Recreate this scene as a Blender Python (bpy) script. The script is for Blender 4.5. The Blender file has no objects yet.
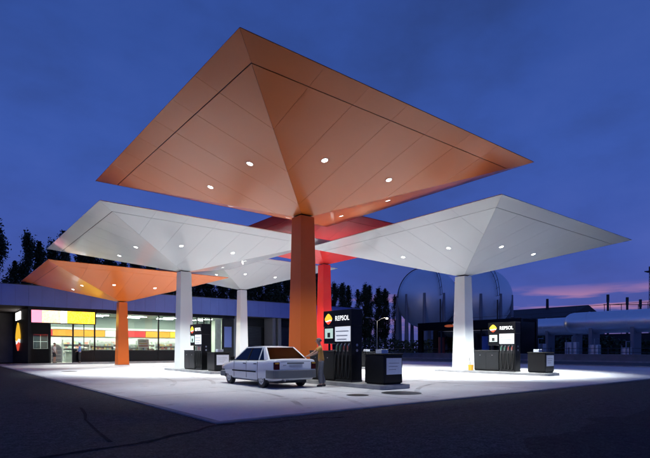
import bpy, bmesh, math, random
from mathutils import Vector, Matrix
from mathutils import noise as mnoise

random.seed(7)
SC = bpy.context.scene
C = bpy.context.collection

# ------------------------------------------------------------------ camera
# world axes are the station's axes: X runs along the shop front, Y from the road towards the shop
cam_d = bpy.data.cameras.new('camera')
cam = bpy.data.objects.new('camera', cam_d); C.objects.link(cam)
cam.location = (-12.26, -16.92, 1.37)
cam.rotation_euler = (math.radians(90), 0, -0.66768)
cam_d.sensor_width = 36.0
cam_d.lens = 489.4 / 650 * 36
cam_d.shift_x = 0.0032
cam_d.shift_y = 0.1853
cam_d.clip_end = 5000
SC.camera = cam

# ------------------------------------------------------------------ dusk sky
W = bpy.data.worlds.new('World'); SC.world = W; W.use_nodes = True
nt = W.node_tree; nt.nodes.clear()
def N(t, **k):
    n = nt.nodes.new(t)
    for a, b in k.items(): setattr(n, a, b)
    return n
def L(a, b): nt.links.new(a, b)
def ramp(node, stops):
    el = node.color_ramp.elements
    while len(el) > 1: el.remove(el[-1])
    el[0].position = stops[0][0]; el[0].color = (*stops[0][1], 1)
    for p, c in stops[1:]:
        e = el.new(p); e.color = (*c, 1)
tc = N('ShaderNodeTexCoord'); sep = N('ShaderNodeSeparateXYZ'); L(tc.outputs['Generated'], sep.inputs[0])
rp = N('ShaderNodeValToRGB'); L(sep.outputs['Z'], rp.inputs[0])
ramp(rp, [(0.0, (0.070, 0.085, 0.30)), (0.06, (0.072, 0.092, 0.355)), (0.16, (0.051, 0.092, 0.375)),
          (0.34, (0.041, 0.092, 0.375)), (0.52, (0.031, 0.075, 0.31)), (1.0, (0.024, 0.055, 0.24))])
mp = N('ShaderNodeMapping'); mp.inputs['Scale'].default_value = (1.3, 1.3, 2.6); L(tc.outputs['Generated'], mp.inputs[0])
nz = N('ShaderNodeTexNoise'); nz.inputs['Scale'].default_value = 1.6; nz.inputs['Detail'].default_value = 6; nz.inputs['Roughness'].default_value = 0.55
L(mp.outputs[0], nz.inputs['Vector'])
cr = N('ShaderNodeValToRGB'); L(nz.outputs['Fac'], cr.inputs[0])
ramp(cr, [(0.34, (0.80, 0.74, 0.70)), (0.50, (0.98, 0.97, 0.97)), (0.68, (1.30, 1.16, 1.08))])
mx = N('ShaderNodeMixRGB', blend_type='MULTIPLY'); mx.inputs[0].default_value = 1.0
L(rp.outputs[0], mx.inputs[1]); L(cr.outputs[0], mx.inputs[2])
# sunset lit bars of cloud low over the horizon, on the side where the sun went down
mp2 = N('ShaderNodeMapping'); mp2.inputs['Scale'].default_value = (2.6, 2.6, 26.0); mp2.inputs['Location'].default_value = (0.9, 0.35, 0.2)
L(tc.outputs['Generated'], mp2.inputs[0])
nz2 = N('ShaderNodeTexNoise'); nz2.inputs['Scale'].default_value = 1.5; nz2.inputs['Detail'].default_value = 5
L(mp2.outputs[0], nz2.inputs['Vector'])
c2 = N('ShaderNodeValToRGB'); L(nz2.outputs['Fac'], c2.inputs[0]); ramp(c2, [(0.50, (0, 0, 0)), (0.60, (1, 1, 1))])
zr = N('ShaderNodeValToRGB'); L(sep.outputs['Z'], zr.inputs[0])
ramp(zr, [(0.03, (0.3,) * 3), (0.07, (0.9,) * 3), (0.09, (1,) * 3), (0.105, (0.5,) * 3), (0.12, (0,) * 3)])
dt = N('ShaderNodeVectorMath', operation='DOT_PRODUCT'); dt.inputs[1].default_value = (0.926, 0.379, 0)
L(tc.outputs['Generated'], dt.inputs[0])
az = N('ShaderNodeMapRange'); az.inputs[1].default_value = 0.80; az.inputs[2].default_value = 0.98; L(dt.outputs['Value'], az.inputs[0])
m1 = N('ShaderNodeMath', operation='MULTIPLY'); L(c2.outputs[0], m1.inputs[0]); L(zr.outputs[0], m1.inputs[1])
m2 = N('ShaderNodeMath', operation='MULTIPLY'); L(m1.outputs[0], m2.inputs[0]); L(az.outputs[0], m2.inputs[1])
m3 = N('ShaderNodeMath', operation='MULTIPLY'); L(m2.outputs[0], m3.inputs[0]); m3.inputs[1].default_value = 0.85
mx2 = N('ShaderNodeMixRGB'); L(m3.outputs[0], mx2.inputs[0]); L(mx.outputs[0], mx2.inputs[1]); mx2.inputs[2].default_value = (0.50, 0.23, 0.36, 1)
bg = N('ShaderNodeBackground'); bg.inputs['Strength'].default_value = 1.1; L(mx2.outputs[0], bg.inputs[0])
wo = N('ShaderNodeOutputWorld'); L(bg.outputs[0], wo.inputs[0])

sun_d = bpy.data.lights.new('sun', 'SUN'); sun_d.energy = 0.02; sun_d.angle = math.radians(12); sun_d.color = (1.0, 0.55, 0.6)
sun = bpy.data.objects.new('sun', sun_d); C.objects.link(sun)
sun.rotation_euler = Vector((0.926, 0.379, 0.05)).to_track_quat('Z', 'Y').to_euler()

SC.view_settings.view_transform = 'Standard'; SC.view_settings.look = 'None'
SC.view_settings.exposure = 0; SC.view_settings.gamma = 1; SC.view_settings.use_curve_mapping = False
SC.cycles.use_denoising = True
SC.cycles.max_bounces = 8
SC.cycles.sample_clamp_indirect = 6
try: SC.cycles.use_light_tree = True
except Exception: pass

# ------------------------------------------------------------------ materials
M = {}
def mat(name, col, rough=0.5, metal=0.0, spec=0.5, emit=None, es=0.0, var=0.0, vscale=3.0, bump=0.0, bscale=40.0, coat=0.0, rvar=0.0, detail=5):
    m = bpy.data.materials.new(name); m.use_nodes = True; t = m.node_tree
    b = t.nodes['Principled BSDF']
    b.inputs['Base Color'].default_value = (*col, 1); b.inputs['Roughness'].default_value = rough
    b.inputs['Metallic'].default_value = metal; b.inputs['Specular IOR Level'].default_value = spec
    b.inputs['Coat Weight'].default_value = coat
    if emit:
        b.inputs['Emission Color'].default_value = (*emit, 1); b.inputs['Emission Strength'].default_value = es
    if var or bump or rvar:
        g = t.nodes.new('ShaderNodeNewGeometry')
    if var or rvar:
        n = t.nodes.new('ShaderNodeTexNoise'); n.inputs['Scale'].default_value = vscale; n.inputs['Detail'].default_value = detail
        t.links.new(g.outputs['Position'], n.inputs['Vector'])
        if var:
            r = t.nodes.new('ShaderNodeValToRGB')
            ramp(r, [(0.32, tuple(c * (1 - var) for c in col)), (0.68, tuple(min(1, c * (1 + var)) for c in col))])
            t.links.new(n.outputs['Fac'], r.inputs[0]); t.links.new(r.outputs[0], b.inputs['Base Color'])
        if rvar:
            q = t.nodes.new('ShaderNodeMapRange'); q.inputs[1].default_value = .3; q.inputs[2].default_value = .7
            q.inputs[3].default_value = rough * (1 - rvar); q.inputs[4].default_value = min(1, rough * (1 + rvar))
            t.links.new(n.outputs['Fac'], q.inputs[0]); t.links.new(q.outputs[0], b.inputs['Roughness'])
    if bump:
        n2 = t.nodes.new('ShaderNodeTexNoise'); n2.inputs['Scale'].default_value = bscale; n2.inputs['Detail'].default_value = 4
        t.links.new(g.outputs['Position'], n2.inputs['Vector'])
        bp = t.nodes.new('ShaderNodeBump'); bp.inputs['Strength'].default_value = bump; bp.inputs['Distance'].default_value = 0.02
        t.links.new(n2.outputs['Fac'], bp.inputs['Height']); t.links.new(bp.outputs[0], b.inputs['Normal'])
    M[name] = m
    return m
def glass(name, tint, rough=0.02, base=0.0):
    m = bpy.data.materials.new(name); m.use_nodes = True; t = m.node_tree; t.nodes.clear()
    o = t.nodes.new('ShaderNodeOutputMaterial'); mixn = t.nodes.new('ShaderNodeMixShader')
    tr = t.nodes.new('ShaderNodeBsdfTransparent'); tr.inputs[0].default_value = (*tint, 1)
    gl = t.nodes.new('ShaderNodeBsdfGlossy'); gl.inputs['Roughness'].default_value = rough
    fr = t.nodes.new('ShaderNodeFresnel'); fr.inputs[0].default_value = 1.45
    ad = t.nodes.new('ShaderNodeMath'); ad.operation = 'ADD'; ad.inputs[1].default_value = base
    t.links.new(fr.outputs[0], ad.inputs[0]); t.links.new(ad.outputs[0], mixn.inputs[0])
    t.links.new(tr.outputs[0], mixn.inputs[1]); t.links.new(gl.outputs[0], mixn.inputs[2]); t.links.new(mixn.outputs[0], o.inputs[0])
    M[name] = m
def canopy_paint(name, col, metal=0.0, coat=0.2, spec=0.3):
    # sprayed aluminium sheet: a touch of waviness and uneven gloss
    m = mat(name, col, rough=0.36, spec=spec, coat=coat, var=0.03, vscale=0.3, bump=0.04, bscale=0.6, metal=metal, detail=2)
    m.node_tree.nodes['Principled BSDF'].inputs['Coat Roughness'].default_value = 0.10
    return m
canopy_paint('orange_paint', (0.65, 0.138, 0.016), coat=0.18)
canopy_paint('white_paint', (0.80, 0.82, 0.815), coat=0.9)
canopy_paint('red_paint', (0.58, 0.022, 0.02))
mat('groove', (0.03, 0.025, 0.025), 0.8)
mat('lens', (1, 1, 1), 0.3, emit=(1.0, 0.98, 0.92), es=14)
mat('trim', (0.6, 0.6, 0.6), 0.4)
mat('kerb', (0.28, 0.28, 0.29), 0.85, var=0.2, vscale=2.5, bump=0.3)
mat('island', (0.20, 0.20, 0.205), 0.85, var=0.2, vscale=3, bump=0.3)
mat('black_steel', (0.004, 0.004, 0.005), 0.32, spec=0.25, var=0.2, vscale=6)
mat('black_matt', (0.005, 0.005, 0.0055), 0.7, spec=0.2)
mat('tar', (0.018, 0.018, 0.019), 0.95, spec=0.1, var=.5, vscale=9)
mat('charcoal', (0.011, 0.012, 0.014), 0.42, spec=0.3, var=0.15, vscale=5)
mat('dark_grey', (0.028, 0.028, 0.031), 0.5, spec=0.3)
mat('steel', (0.45, 0.45, 0.46), 0.3, metal=1.0)
mat('rubber', (0.012, 0.012, 0.012), 0.7)
mat('parapet_metal', (0.11, 0.155, 0.46), 0.45, metal=0.35, var=0.06, vscale=0.8, rvar=0.2)
mat('notice', (0.62, 0.66, 0.74), 0.6, var=0.04, vscale=9)
mat('logo_yellow', (0.9, 0.55, 0.03), 0.4, emit=(1.0, 0.55, 0.04), es=0.9)
mat('logo_white', (0.9, 0.9, 0.9), 0.4, emit=(1, 1, 0.98), es=0.9)
mat('logo_red', (0.8, 0.06, 0.02), 0.4, emit=(1.0, 0.10, 0.05), es=0.7)
mat('screen_green', (0.4, 0.5, 0.45), 0.4, emit=(0.62, 0.85, 0.75), es=0.55)
mat('price_panel', (0.7, 0.72, 0.75), 0.4, emit=(0.80, 0.86, 0.95), es=0.55)
mat('price_ink', (0.40, 0.42, 0.46), 0.5)
mat('nozzle_green', (0.03, 0.16, 0.08), 0.4)
mat('nozzle_red', (0.35, 0.05, 0.03), 0.4)
mat('yellow_plastic', (0.7, 0.36, 0.03), 0.5)
mat('car_white', (0.72, 0.74, 0.78), 0.22, coat=0.6, var=0.02, vscale=2)
mat('bumper', (0.13, 0.135, 0.14), 0.5)
mat('tail_lamp', (0.05, 0.006, 0.006), 0.15)
mat('hubcap', (0.45, 0.46, 0.48), 0.35, metal=0.4)
mat('cabin', (0.02, 0.02, 0.022), 0.8)
glass('car_glass', (0.42, 0.46, 0.50), 0.02, 0.0)
glass('shop_glass', (0.90, 0.95, 0.92), 0.01)
glass('dark_glass', (0.25, 0.28, 0.30), 0.02)
mat('shop_wall', (0.66, 0.72, 0.66), 0.7, var=0.04, vscale=1.2)
mat('shop_upper_dim', (0.22, 0.26, 0.24), 0.8)  # darkened on purpose: dimness of the upper shop put into the colour
mat('shop_floor', (0.5, 0.5, 0.47), 0.35)
mat('tube_light', (1, 1, 1), 0.5, emit=(0.96, 1.0, 0.90), es=120)
mat('sign_pink', (0.8, 0.4, 0.5), 0.5, emit=(1.0, 0.30, 0.42), es=1.5)
mat('sign_yellow', (0.9, 0.75, 0.05), 0.5, emit=(1.0, 0.76, 0.03), es=1.5)
mat('sign_white', (0.9, 0.9, 0.9), 0.5, emit=(1.0, 0.97, 0.92), es=3.5)
mat('sign_red', (0.8, 0.1, 0.1), 0.5, emit=(1.0, 0.12, 0.10), es=1.0)
mat('band_red', (0.62, 0.03, 0.03), 0.5)
mat('band_orange', (0.75, 0.30, 0.02), 0.5)
mat('band_yellow', (0.80, 0.50, 0.03), 0.5)
mat('poster', (0.8, 0.8, 0.78), 0.6, var=0.08, vscale=3)
mat('shelf_metal', (0.55, 0.57, 0.55), 0.5)
PACK = []
for i, c in enumerate([(0.6, 0.25, 0.2), (0.75, 0.62, 0.3), (0.4, 0.5, 0.4), (0.4, 0.46, 0.6), (0.75, 0.74, 0.7), (0.78, 0.78, 0.76), (0.7, 0.5, 0.3), (0.6, 0.66, 0.62)]):
    mat('pack%d' % i, c, 0.5); PACK.append('pack%d' % i)
mat('blue_panel', (0.10, 0.14, 0.36), 0.4, metal=0.3)
mat('shutter', (0.045, 0.052, 0.075), 0.5, metal=0.3)
mat('concrete_wall', (0.22, 0.22, 0.23), 0.85, var=0.15, vscale=1.0)
mat('tank_white', (0.92, 0.94, 0.97), 0.36, metal=0.8, var=0.05, vscale=0.3)
mat('sphere_paint', (0.95, 0.96, 0.98), 0.5, metal=0.6, var=0.04, vscale=0.2)
mat('leg_paint', (0.22, 0.22, 0.25), 0.6)
mat('dark_iron', (0.04, 0.04, 0.045), 0.6)
mat('roof_dark', (0.05, 0.04, 0.045), 0.8, var=0.15, vscale=0.3)
mat('lamp_lit', (1, 1, 1), 0.4, emit=(1.0, 0.86, 0.62), es=40)
mat('galv', (0.32, 0.33, 0.35), 0.45, metal=0.5)
mat('bark', (0.045, 0.035, 0.028), 0.9)
mat('skin', (0.42, 0.24, 0.17), 0.55)
mat('hair_grey', (0.13, 0.125, 0.12), 0.8)
mat('hair_dark', (0.015, 0.011, 0.009), 0.7)
mat('shirt_ochre', (0.50, 0.26, 0.06), 0.85, var=0.1, vscale=14)
mat('trousers_grey', (0.15, 0.155, 0.17), 0.9, var=0.12, vscale=14)
mat('shirt_white', (0.6, 0.6, 0.6), 0.85)
mat('shorts_black', (0.02, 0.02, 0.022), 0.85)
mat('shirt_blue', (0.12, 0.20, 0.48), 0.85)
mat('shoe', (0.015, 0.014, 0.013), 0.5)
mat('fence_blue', (0.12, 0.13, 0.16), 0.7)

mat('logo_dim_red', (0.7, 0.12, 0.04), 0.5, emit=(1.0, 0.2, 0.06), es=0.25)
mat('logo_dim_white', (0.7, 0.6, 0.5), 0.5, emit=(1.0, 0.8, 0.6), es=0.25)
def dotted_sign(name, c0, c1, e):
    """printed sign face with a worn row of letters too small to read"""
    m = bpy.data.materials.new(name); m.use_nodes = True; t = m.node_tree; b = t.nodes['Principled BSDF']; g = t.nodes.new('ShaderNodeNewGeometry')
    n = t.nodes.new('ShaderNodeTexNoise'); n.inputs['Scale'].default_value = 9; n.inputs['Detail'].default_value = 1; t.links.new(g.outputs['Position'], n.inputs['Vector'])
    r = t.nodes.new('ShaderNodeValToRGB'); ramp(r, [(0.42, c0), (0.56, c1)]); t.links.new(n.outputs['Fac'], r.inputs[0])
    t.links.new(r.outputs[0], b.inputs['Base Color']); t.links.new(r.outputs[0], b.inputs['Emission Color']); b.inputs['Emission Strength'].default_value = e; M[name] = m
dotted_sign('sign_cream', (0.95, 0.70, 0.62), (1.0, 0.76, 0.34), 1.45)
dotted_sign('sign_yellow_face', (1.0, 0.58, 0.012), (1.0, 0.62, 0.05), 2.6)

mat('joint', (0.22, 0.22, 0.23), 0.9)
def mark_mat():
    m = bpy.data.materials.new('tyre_mark'); m.use_nodes = True; t = m.node_tree; b = t.nodes['Principled BSDF']
    b.inputs['Base Color'].default_value = (.09, .09, .095, 1); b.inputs['Roughness'].default_value = .8
    g = t.nodes.new('ShaderNodeNewGeometry'); n = t.nodes.new('ShaderNodeTexNoise'); n.inputs['Scale'].default_value = 1.3; n.inputs['Detail'].default_value = 6
    t.links.new(g.outputs['Position'], n.inputs['Vector']); r = t.nodes.new('ShaderNodeMapRange'); r.inputs[1].default_value = .4; r.inputs[2].default_value = .75; r.inputs[4].default_value = .42
    t.links.new(n.outputs['Fac'], r.inputs[0]); t.links.new(r.outputs[0], b.inputs['Alpha']); M['tyre_mark'] = m
mark_mat()
def leaf_mat():
    m = bpy.data.materials.new('poplar_leaf'); m.use_nodes = True; t = m.node_tree; b = t.nodes['Principled BSDF']
    g = t.nodes.new('ShaderNodeNewGeometry'); n = t.nodes.new('ShaderNodeTexNoise'); n.inputs['Scale'].default_value = 0.9
    t.links.new(g.outputs['Position'], n.inputs['Vector'])
    r = t.nodes.new('ShaderNodeValToRGB'); ramp(r, [(0.35, (0.022, 0.034, 0.014)), (0.65, (0.06, 0.085, 0.034))])
    t.links.new(n.outputs['Fac'], r.inputs[0]); t.links.new(r.outputs[0], b.inputs['Base Color']); b.inputs['Roughness'].default_value = 0.7
    M['leaf'] = m
leaf_mat()

def ground_mat(name, base, patch, fine, rough, bump, spec=0.4, grit=0.0):
    """base colour, larger worn patches, fine aggregate; all fixed to the place"""
    m = bpy.data.materials.new(name); m.use_nodes = True; t = m.node_tree; b = t.nodes['Principled BSDF']
    b.inputs['Specular IOR Level'].default_value = spec
    g = t.nodes.new('ShaderNodeNewGeometry')
    def noise(s, d):
        n = t.nodes.new('ShaderNodeTexNoise'); n.inputs['Scale'].default_value = s; n.inputs['Detail'].default_value = d
        n.inputs['Roughness'].default_value = 0.6; t.links.new(g.outputs['Position'], n.inputs['Vector']); return n
    a = noise(0.35, 6); r = t.nodes.new('ShaderNodeValToRGB'); ramp(r, [(0.35, tuple(c * (1 - patch) for c in base)), (0.65, tuple(c * (1 + patch) for c in base))])
    t.links.new(a.outputs['Fac'], r.inputs[0])
    f = noise(28, 3); r2 = t.nodes.new('ShaderNodeValToRGB'); ramp(r2, [(0.35, (1 - fine,) * 3), (0.65, (1 + fine,) * 3)])
    t.links.new(f.outputs['Fac'], r2.inputs[0])
    mm = t.nodes.new('ShaderNodeMixRGB'); mm.blend_type = 'MULTIPLY'; mm.inputs[0].default_value = 1
    t.links.new(r.outputs[0], mm.inputs[1]); t.links.new(r2.outputs[0], mm.inputs[2])
    if grit:
        f2 = noise(7, 4); r5 = t.nodes.new('ShaderNodeValToRGB'); ramp(r5, [(0.36, (1 - grit,) * 3), (0.64, (1 + grit,) * 3)]); t.links.new(f2.outputs['Fac'], r5.inputs[0])
        m5 = t.nodes.new('ShaderNodeMixRGB'); m5.blend_type = 'MULTIPLY'; m5.inputs[0].default_value = 1; t.links.new(mm.outputs[0], m5.inputs[1]); t.links.new(r5.outputs[0], m5.inputs[2]); mm = m5
    # oil spots and tyre dirt
    v = noise(1.1, 4); r3 = t.nodes.new('ShaderNodeValToRGB'); ramp(r3, [(0.60, (1, 1, 1)), (0.72, (0.62, 0.62, 0.63))])
    t.links.new(v.outputs['Fac'], r3.inputs[0])
    m4 = t.nodes.new('ShaderNodeMixRGB'); m4.blend_type = 'MULTIPLY'; m4.inputs[0].default_value = 1
    t.links.new(mm.outputs[0], m4.inputs[1]); t.links.new(r3.outputs[0], m4.inputs[2]); t.links.new(m4.outputs[0], b.inputs['Base Color'])
    q = t.nodes.new('ShaderNodeMapRange'); q.inputs[1].default_value = .3; q.inputs[2].default_value = .7
    q.inputs[3].default_value = rough * 0.8; q.inputs[4].default_value = min(1, rough * 1.15)
    t.links.new(a.outputs['Fac'], q.inputs[0]); t.links.new(q.outputs[0], b.inputs['Roughness'])
    bp = t.nodes.new('ShaderNodeBump'); bp.inputs['Strength'].default_value = bump; bp.inputs['Distance'].default_value = 0.03
    t.links.new(f.outputs['Fac'], bp.inputs['Height']); t.links.new(bp.outputs[0], b.inputs['Normal'])
    M[name] = m
ground_mat('asphalt', (0.034, 0.039, 0.043), 0.35, 0.6, 0.9, 0.9, 0.25, 0.4)
ground_mat('asphalt_dark', (0.018, 0.020, 0.023), 0.35, 0.6, 0.9, 0.9, 0.25, 0.4)
ground_mat('concrete', (0.56, 0.56, 0.59), 0.13, 0.07, 0.62, 0.10)
ground_mat('yard_bounce', (0.42, 0.42, 0.41), 0.25, 0.25, 0.9, 0.4)  # pale only to bounce sky light up onto the gas spheres
ground_mat('road', (0.045, 0.047, 0.05), 0.2, 0.3, 0.8, 0.4)

# ------------------------------------------------------------------ mesh helpers
class MB:
    def __init__(s): s.v = []; s.f = []; s.m = []
    def add(s, vs, fs, mi=0):
        o = len(s.v); s.v += [tuple(p) for p in vs]
        for f in fs: s.f.append([i + o for i in f]); s.m.append(mi)
        return s
    def box(s, x0, x1, y0, y1, z0, z1, mi=0):
        v = [(x, y, z) for z in (z0, z1) for y in (y0, y1) for x in (x0, x1)]
        return s.add(v, [(0, 2, 3, 1), (4, 5, 7, 6), (0, 1, 5, 4), (2, 6, 7, 3), (0, 4, 6, 2), (1, 3, 7, 5)], mi)
    def prism(s, poly, h0, h1, axis='z', mi=0):
        n = len(poly)
        def P(a, b, h): return {'z': (a, b, h), 'y': (a, h, b), 'x': (h, a, b)}[axis]
        v = [P(a, b, h0) for a, b in poly] + [P(a, b, h1) for a, b in poly]
        f = [list(range(n))[::-1], [n + i for i in range(n)]] + [(i, (i + 1) % n, n + (i + 1) % n, n + i) for i in range(n)]
        return s.add(v, f, mi)
    def tube(s, pts, rad, n=8, mi=0, caps=True):
        pts = [Vector(p) for p in pts]
        if not isinstance(rad, (list, tuple)): rad = [rad] * len(pts)
        vs = []; fs = []; ref = None
        for i, p in enumerate(pts):
            d = (pts[min(i + 1, len(pts) - 1)] - pts[max(i - 1, 0)]).normalized()
            if ref is None: ref = Vector((0, 0, 1)) if abs(d.z) < 0.9 else Vector((1, 0, 0))
            a = d.cross(ref).normalized(); b = a.cross(d).normalized(); ref = b
            for k in range(n):
                t = 2 * math.pi * k / n
                vs.append(p + (a * math.cos(t) + b * math.sin(t)) * rad[i])
        for i in range(len(pts) - 1):
            for k in range(n): fs.append((i * n + k, i * n + (k + 1) % n, (i + 1) * n + (k + 1) % n, (i + 1) * n + k))
        if caps: fs += [list(range(n))[::-1], [(len(pts) - 1) * n + k for k in range(n)]]
        return s.add(vs, fs, mi)
    def mesh(s, name, mats, smooth=False, angle=None):
        me = bpy.data.meshes.new(name); me.from_pydata(s.v, [], s.f)
        bm = bmesh.new(); bm.from_mesh(me); bmesh.ops.recalc_face_normals(bm, faces=bm.faces); bm.to_mesh(me); bm.free()
        for k in (mats if isinstance(mats, (list, tuple)) else [mats]): me.materials.append(M[k])
        for p, mi in zip(me.polygons, s.m): p.material_index = mi
        if smooth or angle:
            for p in me.polygons: p.use_smooth = True
            me.set_sharp_from_angle(angle=math.radians(angle or 35))
        me.update(); return me
    def build(s, name, mats, parent=None, loc=(0, 0, 0), rz=0, smooth=False, angle=None, bevel=0):
        return link(name, s.mesh(name, mats, smooth, angle), parent, loc, rz, bevel)
def link(name, me, parent=None, loc=(0, 0, 0), rz=0, bevel=0):
    o = bpy.data.objects.new(name, me); C.objects.link(o); o.parent = parent; o.location = loc; o.rotation_euler = (0, 0, rz)
    if bevel:
        b = o.modifiers.new('bevel', 'BEVEL'); b.width = bevel; b.segments = 2; b.limit_method = 'ANGLE'; b.angle_limit = math.radians(40)
    return o
def tag(o, label=None, cat=None, group=None, kind=None):
    if label: o['label'] = label
    if cat: o['category'] = cat
    if group: o['group'] = group
    if kind: o['kind'] = kind
    return o
def thing(name, label, cat, loc=(0, 0, 0), rz=0, group=None):
    o = bpy.data.objects.new(name, None); o.empty_display_size = 0.3; C.objects.link(o); o.location = loc; o.rotation_euler = (0, 0, rz)
    return tag(o, label, cat, group)
def copy_tree(o, parent=None):
    c = o.copy(); C.objects.link(c); c.parent = parent
    for ch in list(o.children): copy_tree(ch, c)
    return c
def box(name, m, parent, x0, x1, y0, y1, z0, z1, bevel=0):
    return MB().box(x0, x1, y0, y1, z0, z1).build(name, m, parent, bevel=bevel)
def text_mesh(txt, size, depth=0.004, offset=0.0):
    cu = bpy.data.curves.new('t', 'FONT'); cu.body = txt; cu.size = size; cu.extrude = depth; cu.offset = offset; cu.space_character = 1.08
    cu.align_x = 'CENTER'; cu.align_y = 'CENTER'
    o = bpy.data.objects.new('t', cu); C.objects.link(o)
    dg = bpy.context.evaluated_depsgraph_get(); me = bpy.data.meshes.new_from_object(o.evaluated_get(dg))
    bpy.data.objects.remove(o); bpy.data.curves.remove(cu); return me

# ------------------------------------------------------------------ the ground
g = MB().add([(-900, -900, 0), (1500, -900, 0), (1500, 1500, 0), (-900, 1500, 0)], [(0, 1, 2, 3)]).build('ground', 'asphalt'); tag(g, kind='structure')
FX0, FX1, FY0, FY1 = -8.24, 29.3, -8.67, 31.8
s = MB(); s.box(FX0 + .16, FX1, FY0 + .16, FY1, -0.05, 0.022); fc = s.build('forecourt', 'concrete'); tag(fc, kind='structure')
s = MB(); s.box(FX0, FX1, FY0, FY0 + .158, -0.05, 0.026); s.box(FX0, FX0 + .158, FY0 + .158, FY1, -0.05, 0.026)
tag(s.build('kerb_edging', 'kerb', bevel=0.008), kind='structure')
# saw cut joints in the slab: dark recessed lines
s = MB()
for x in (-2.2, 3.8, 9.8, 15.8, 21.8): s.box(x - .013, x + .013, FY0 + .2, FY1 - .05, 0.0, 0.0235)
for y in (-2.7, 3.3, 9.3, 15.3, 21.3, 27.3): s.box(FX0 + .2, FX1 - .05, y - .013, y + .013, 0.0, 0.0232)
s.build('slab_joint', 'joint', fc)
def tyre(pts, w):
    out = []
    for i in range(len(pts) - 1):
        for k in range(8): u = k / 8; out.append((pts[i][0] + (pts[i + 1][0] - pts[i][0]) * u, pts[i][1] + (pts[i + 1][1] - pts[i][1]) * u))
    vs = []; fs = []
    for i, p in enumerate(out):
        a = Vector(out[max(i - 1, 0)]); b = Vector(out[min(i + 1, len(out) - 1)]); d = (b - a).normalized()
        vs += [(p[0] - d.y * w, p[1] + d.x * w, .0245), (p[0] + d.y * w, p[1] - d.x * w, .0245)]
    for i in range(len(out) - 1): fs.append((2 * i, 2 * i + 1, 2 * i + 3, 2 * i + 2))
    MB().add(vs, fs).build('tyre_mark', 'tyre_mark', fc)
for cx_, cy_, r_, a0, a1 in ((-12.5, -3.2, 8.2, -38, 20), (-12.5, -3.2, 9.7, -36, 24), (6.2, -13.5, 9.5, 60, 140), (6.2, -13.5, 11.0, 62, 138), (-14, 6, 10.0, -30, 35), (-14, 6, 11.5, -28, 38)):
    tyre([(cx_ + r_ * math.cos(math.radians(a0 + (a1 - a0) * k / 14)), cy_ + r_ * math.sin(math.radians(a0 + (a1 - a0) * k / 14))) for k in range(15)], .085)
tag(MB().box(-14, 33, 31.8, 32.55, -0.05, 0.14).build('shop_pavement', 'kerb', bevel=0.01), kind='structure')
# patch of older, darker asphalt in the road and tar over cracks
def strip(pts, w, z, name, m, parent=None):
    vs = []; fs = []
    for i, p in enumerate(pts):
        p = Vector((*p, 0)); a = Vector((*pts[max(i - 1, 0)], 0)); b = Vector((*pts[min(i + 1, len(pts) - 1)], 0))
        d = (b - a).normalized(); nrm = Vector((-d.y, d.x, 0)); ww = w * (0.6 + 0.8 * mnoise.noise((p.x * 3.1, p.y * 3.1, 0.3)) ** 2 * 3)
        vs += [p + nrm * ww + Vector((0, 0, z)), p - nrm * ww + Vector((0, 0, z))]
    for i in range(len(pts) - 1): fs.append((2 * i, 2 * i + 1, 2 * i + 3, 2 * i + 2))
    return MB().add(vs, fs).build(name, m, parent)
def wob(p0, p1, n, amp, seed):
    o = []
    for i in range(n + 1):
        t = i / n; x = p0[0] + (p1[0] - p0[0]) * t; y = p0[1] + (p1[1] - p0[1]) * t
        o.append((x + amp * mnoise.noise((t * 6, seed, 0)), y + amp * mnoise.noise((t * 6, seed, 5))))
    return o
poly = wob((-7.4, -13.6), (-1.5, -12.6), 30, 0.5, 3.3) + wob((-1.2, -12.6), (30, -14.0), 60, 0.6, 4.4)
pv = [(x, y, 0.004) for x, y in poly] + [(x, y - 14, 0.004) for x, y in poly]; n = len(poly)
tag(MB().add(pv, [(i, i + 1, n + i + 1, n + i) for i in range(n - 1)]).build('old_road_surface', 'asphalt_dark'), kind='structure')
strip(wob((-12.6, -10.3), (-7.9, -8.95), 90, 0.34, 1.2), 0.055, 0.006, 'tar_seam', 'tar', g)
strip([(-9.62, -4.4), (-9.70, -5.0), (-9.82, -5.8), (-10.0, -6.6), (-10.08, -7.4), (-10.17, -8.3), (-10.25, -9.3)], 0.035, 0.006, 'tar_seam', 'tar', g)
strip(wob((-7.9, -8.95), (-5.8, -9.4), 16, 0.25, 8.2), 0.055, 0.006, 'tar_seam', 'tar', g)
# manholes / drain in the slab
def manhole(x, y, r, label):
    t = thing('manhole_cover', label, 'manhole cover', (x, y, 0.0225))
    MB().prism([(r * math.cos(k * math.pi / 12), r * math.sin(k * math.pi / 12)) for k in range(24)], 0, 0.004).build('frame', 'dark_grey', t)
    MB().prism([(.86 * r * math.cos(k * math.pi / 12), .86 * r * math.sin(k * math.pi / 12)) for k in range(24)], 0.0041, 0.008).build('lid', 'charcoal', t)
manhole(-2.55, -6.25, 0.33, 'round dark manhole cover in the slab before the orange column pump')
manhole(-1.0, -6.55, 0.62, 'wide dark tank filler cover in the slab off the island end')
manhole(-5.9, 16.2, 0.45, 'round dark manhole cover in the slab towards the shop')
manhole(12.7, 4.2, 0.42, 'round manhole cover beside the column of the right white canopy')
# beyond the forecourt: verge kerbs and a service road
tag(MB().box(29.3, 29.62, -9, 31.8, -0.05, 0.10).build('far_kerb', 'kerb', bevel=0.01), kind='structure')
tag(MB().add([(30.5, -200, 0.006), (43, -200, 0.006), (43, 300, 0.006), (30.5, 300, 0.006)], [(0, 1, 2, 3)]).build('service_road', 'road'), kind='structure')
tag(MB().box(43, 44.6, -200, 300, -0.05, 0.14).build('pavement', 'kerb'), kind='structure')

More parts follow.
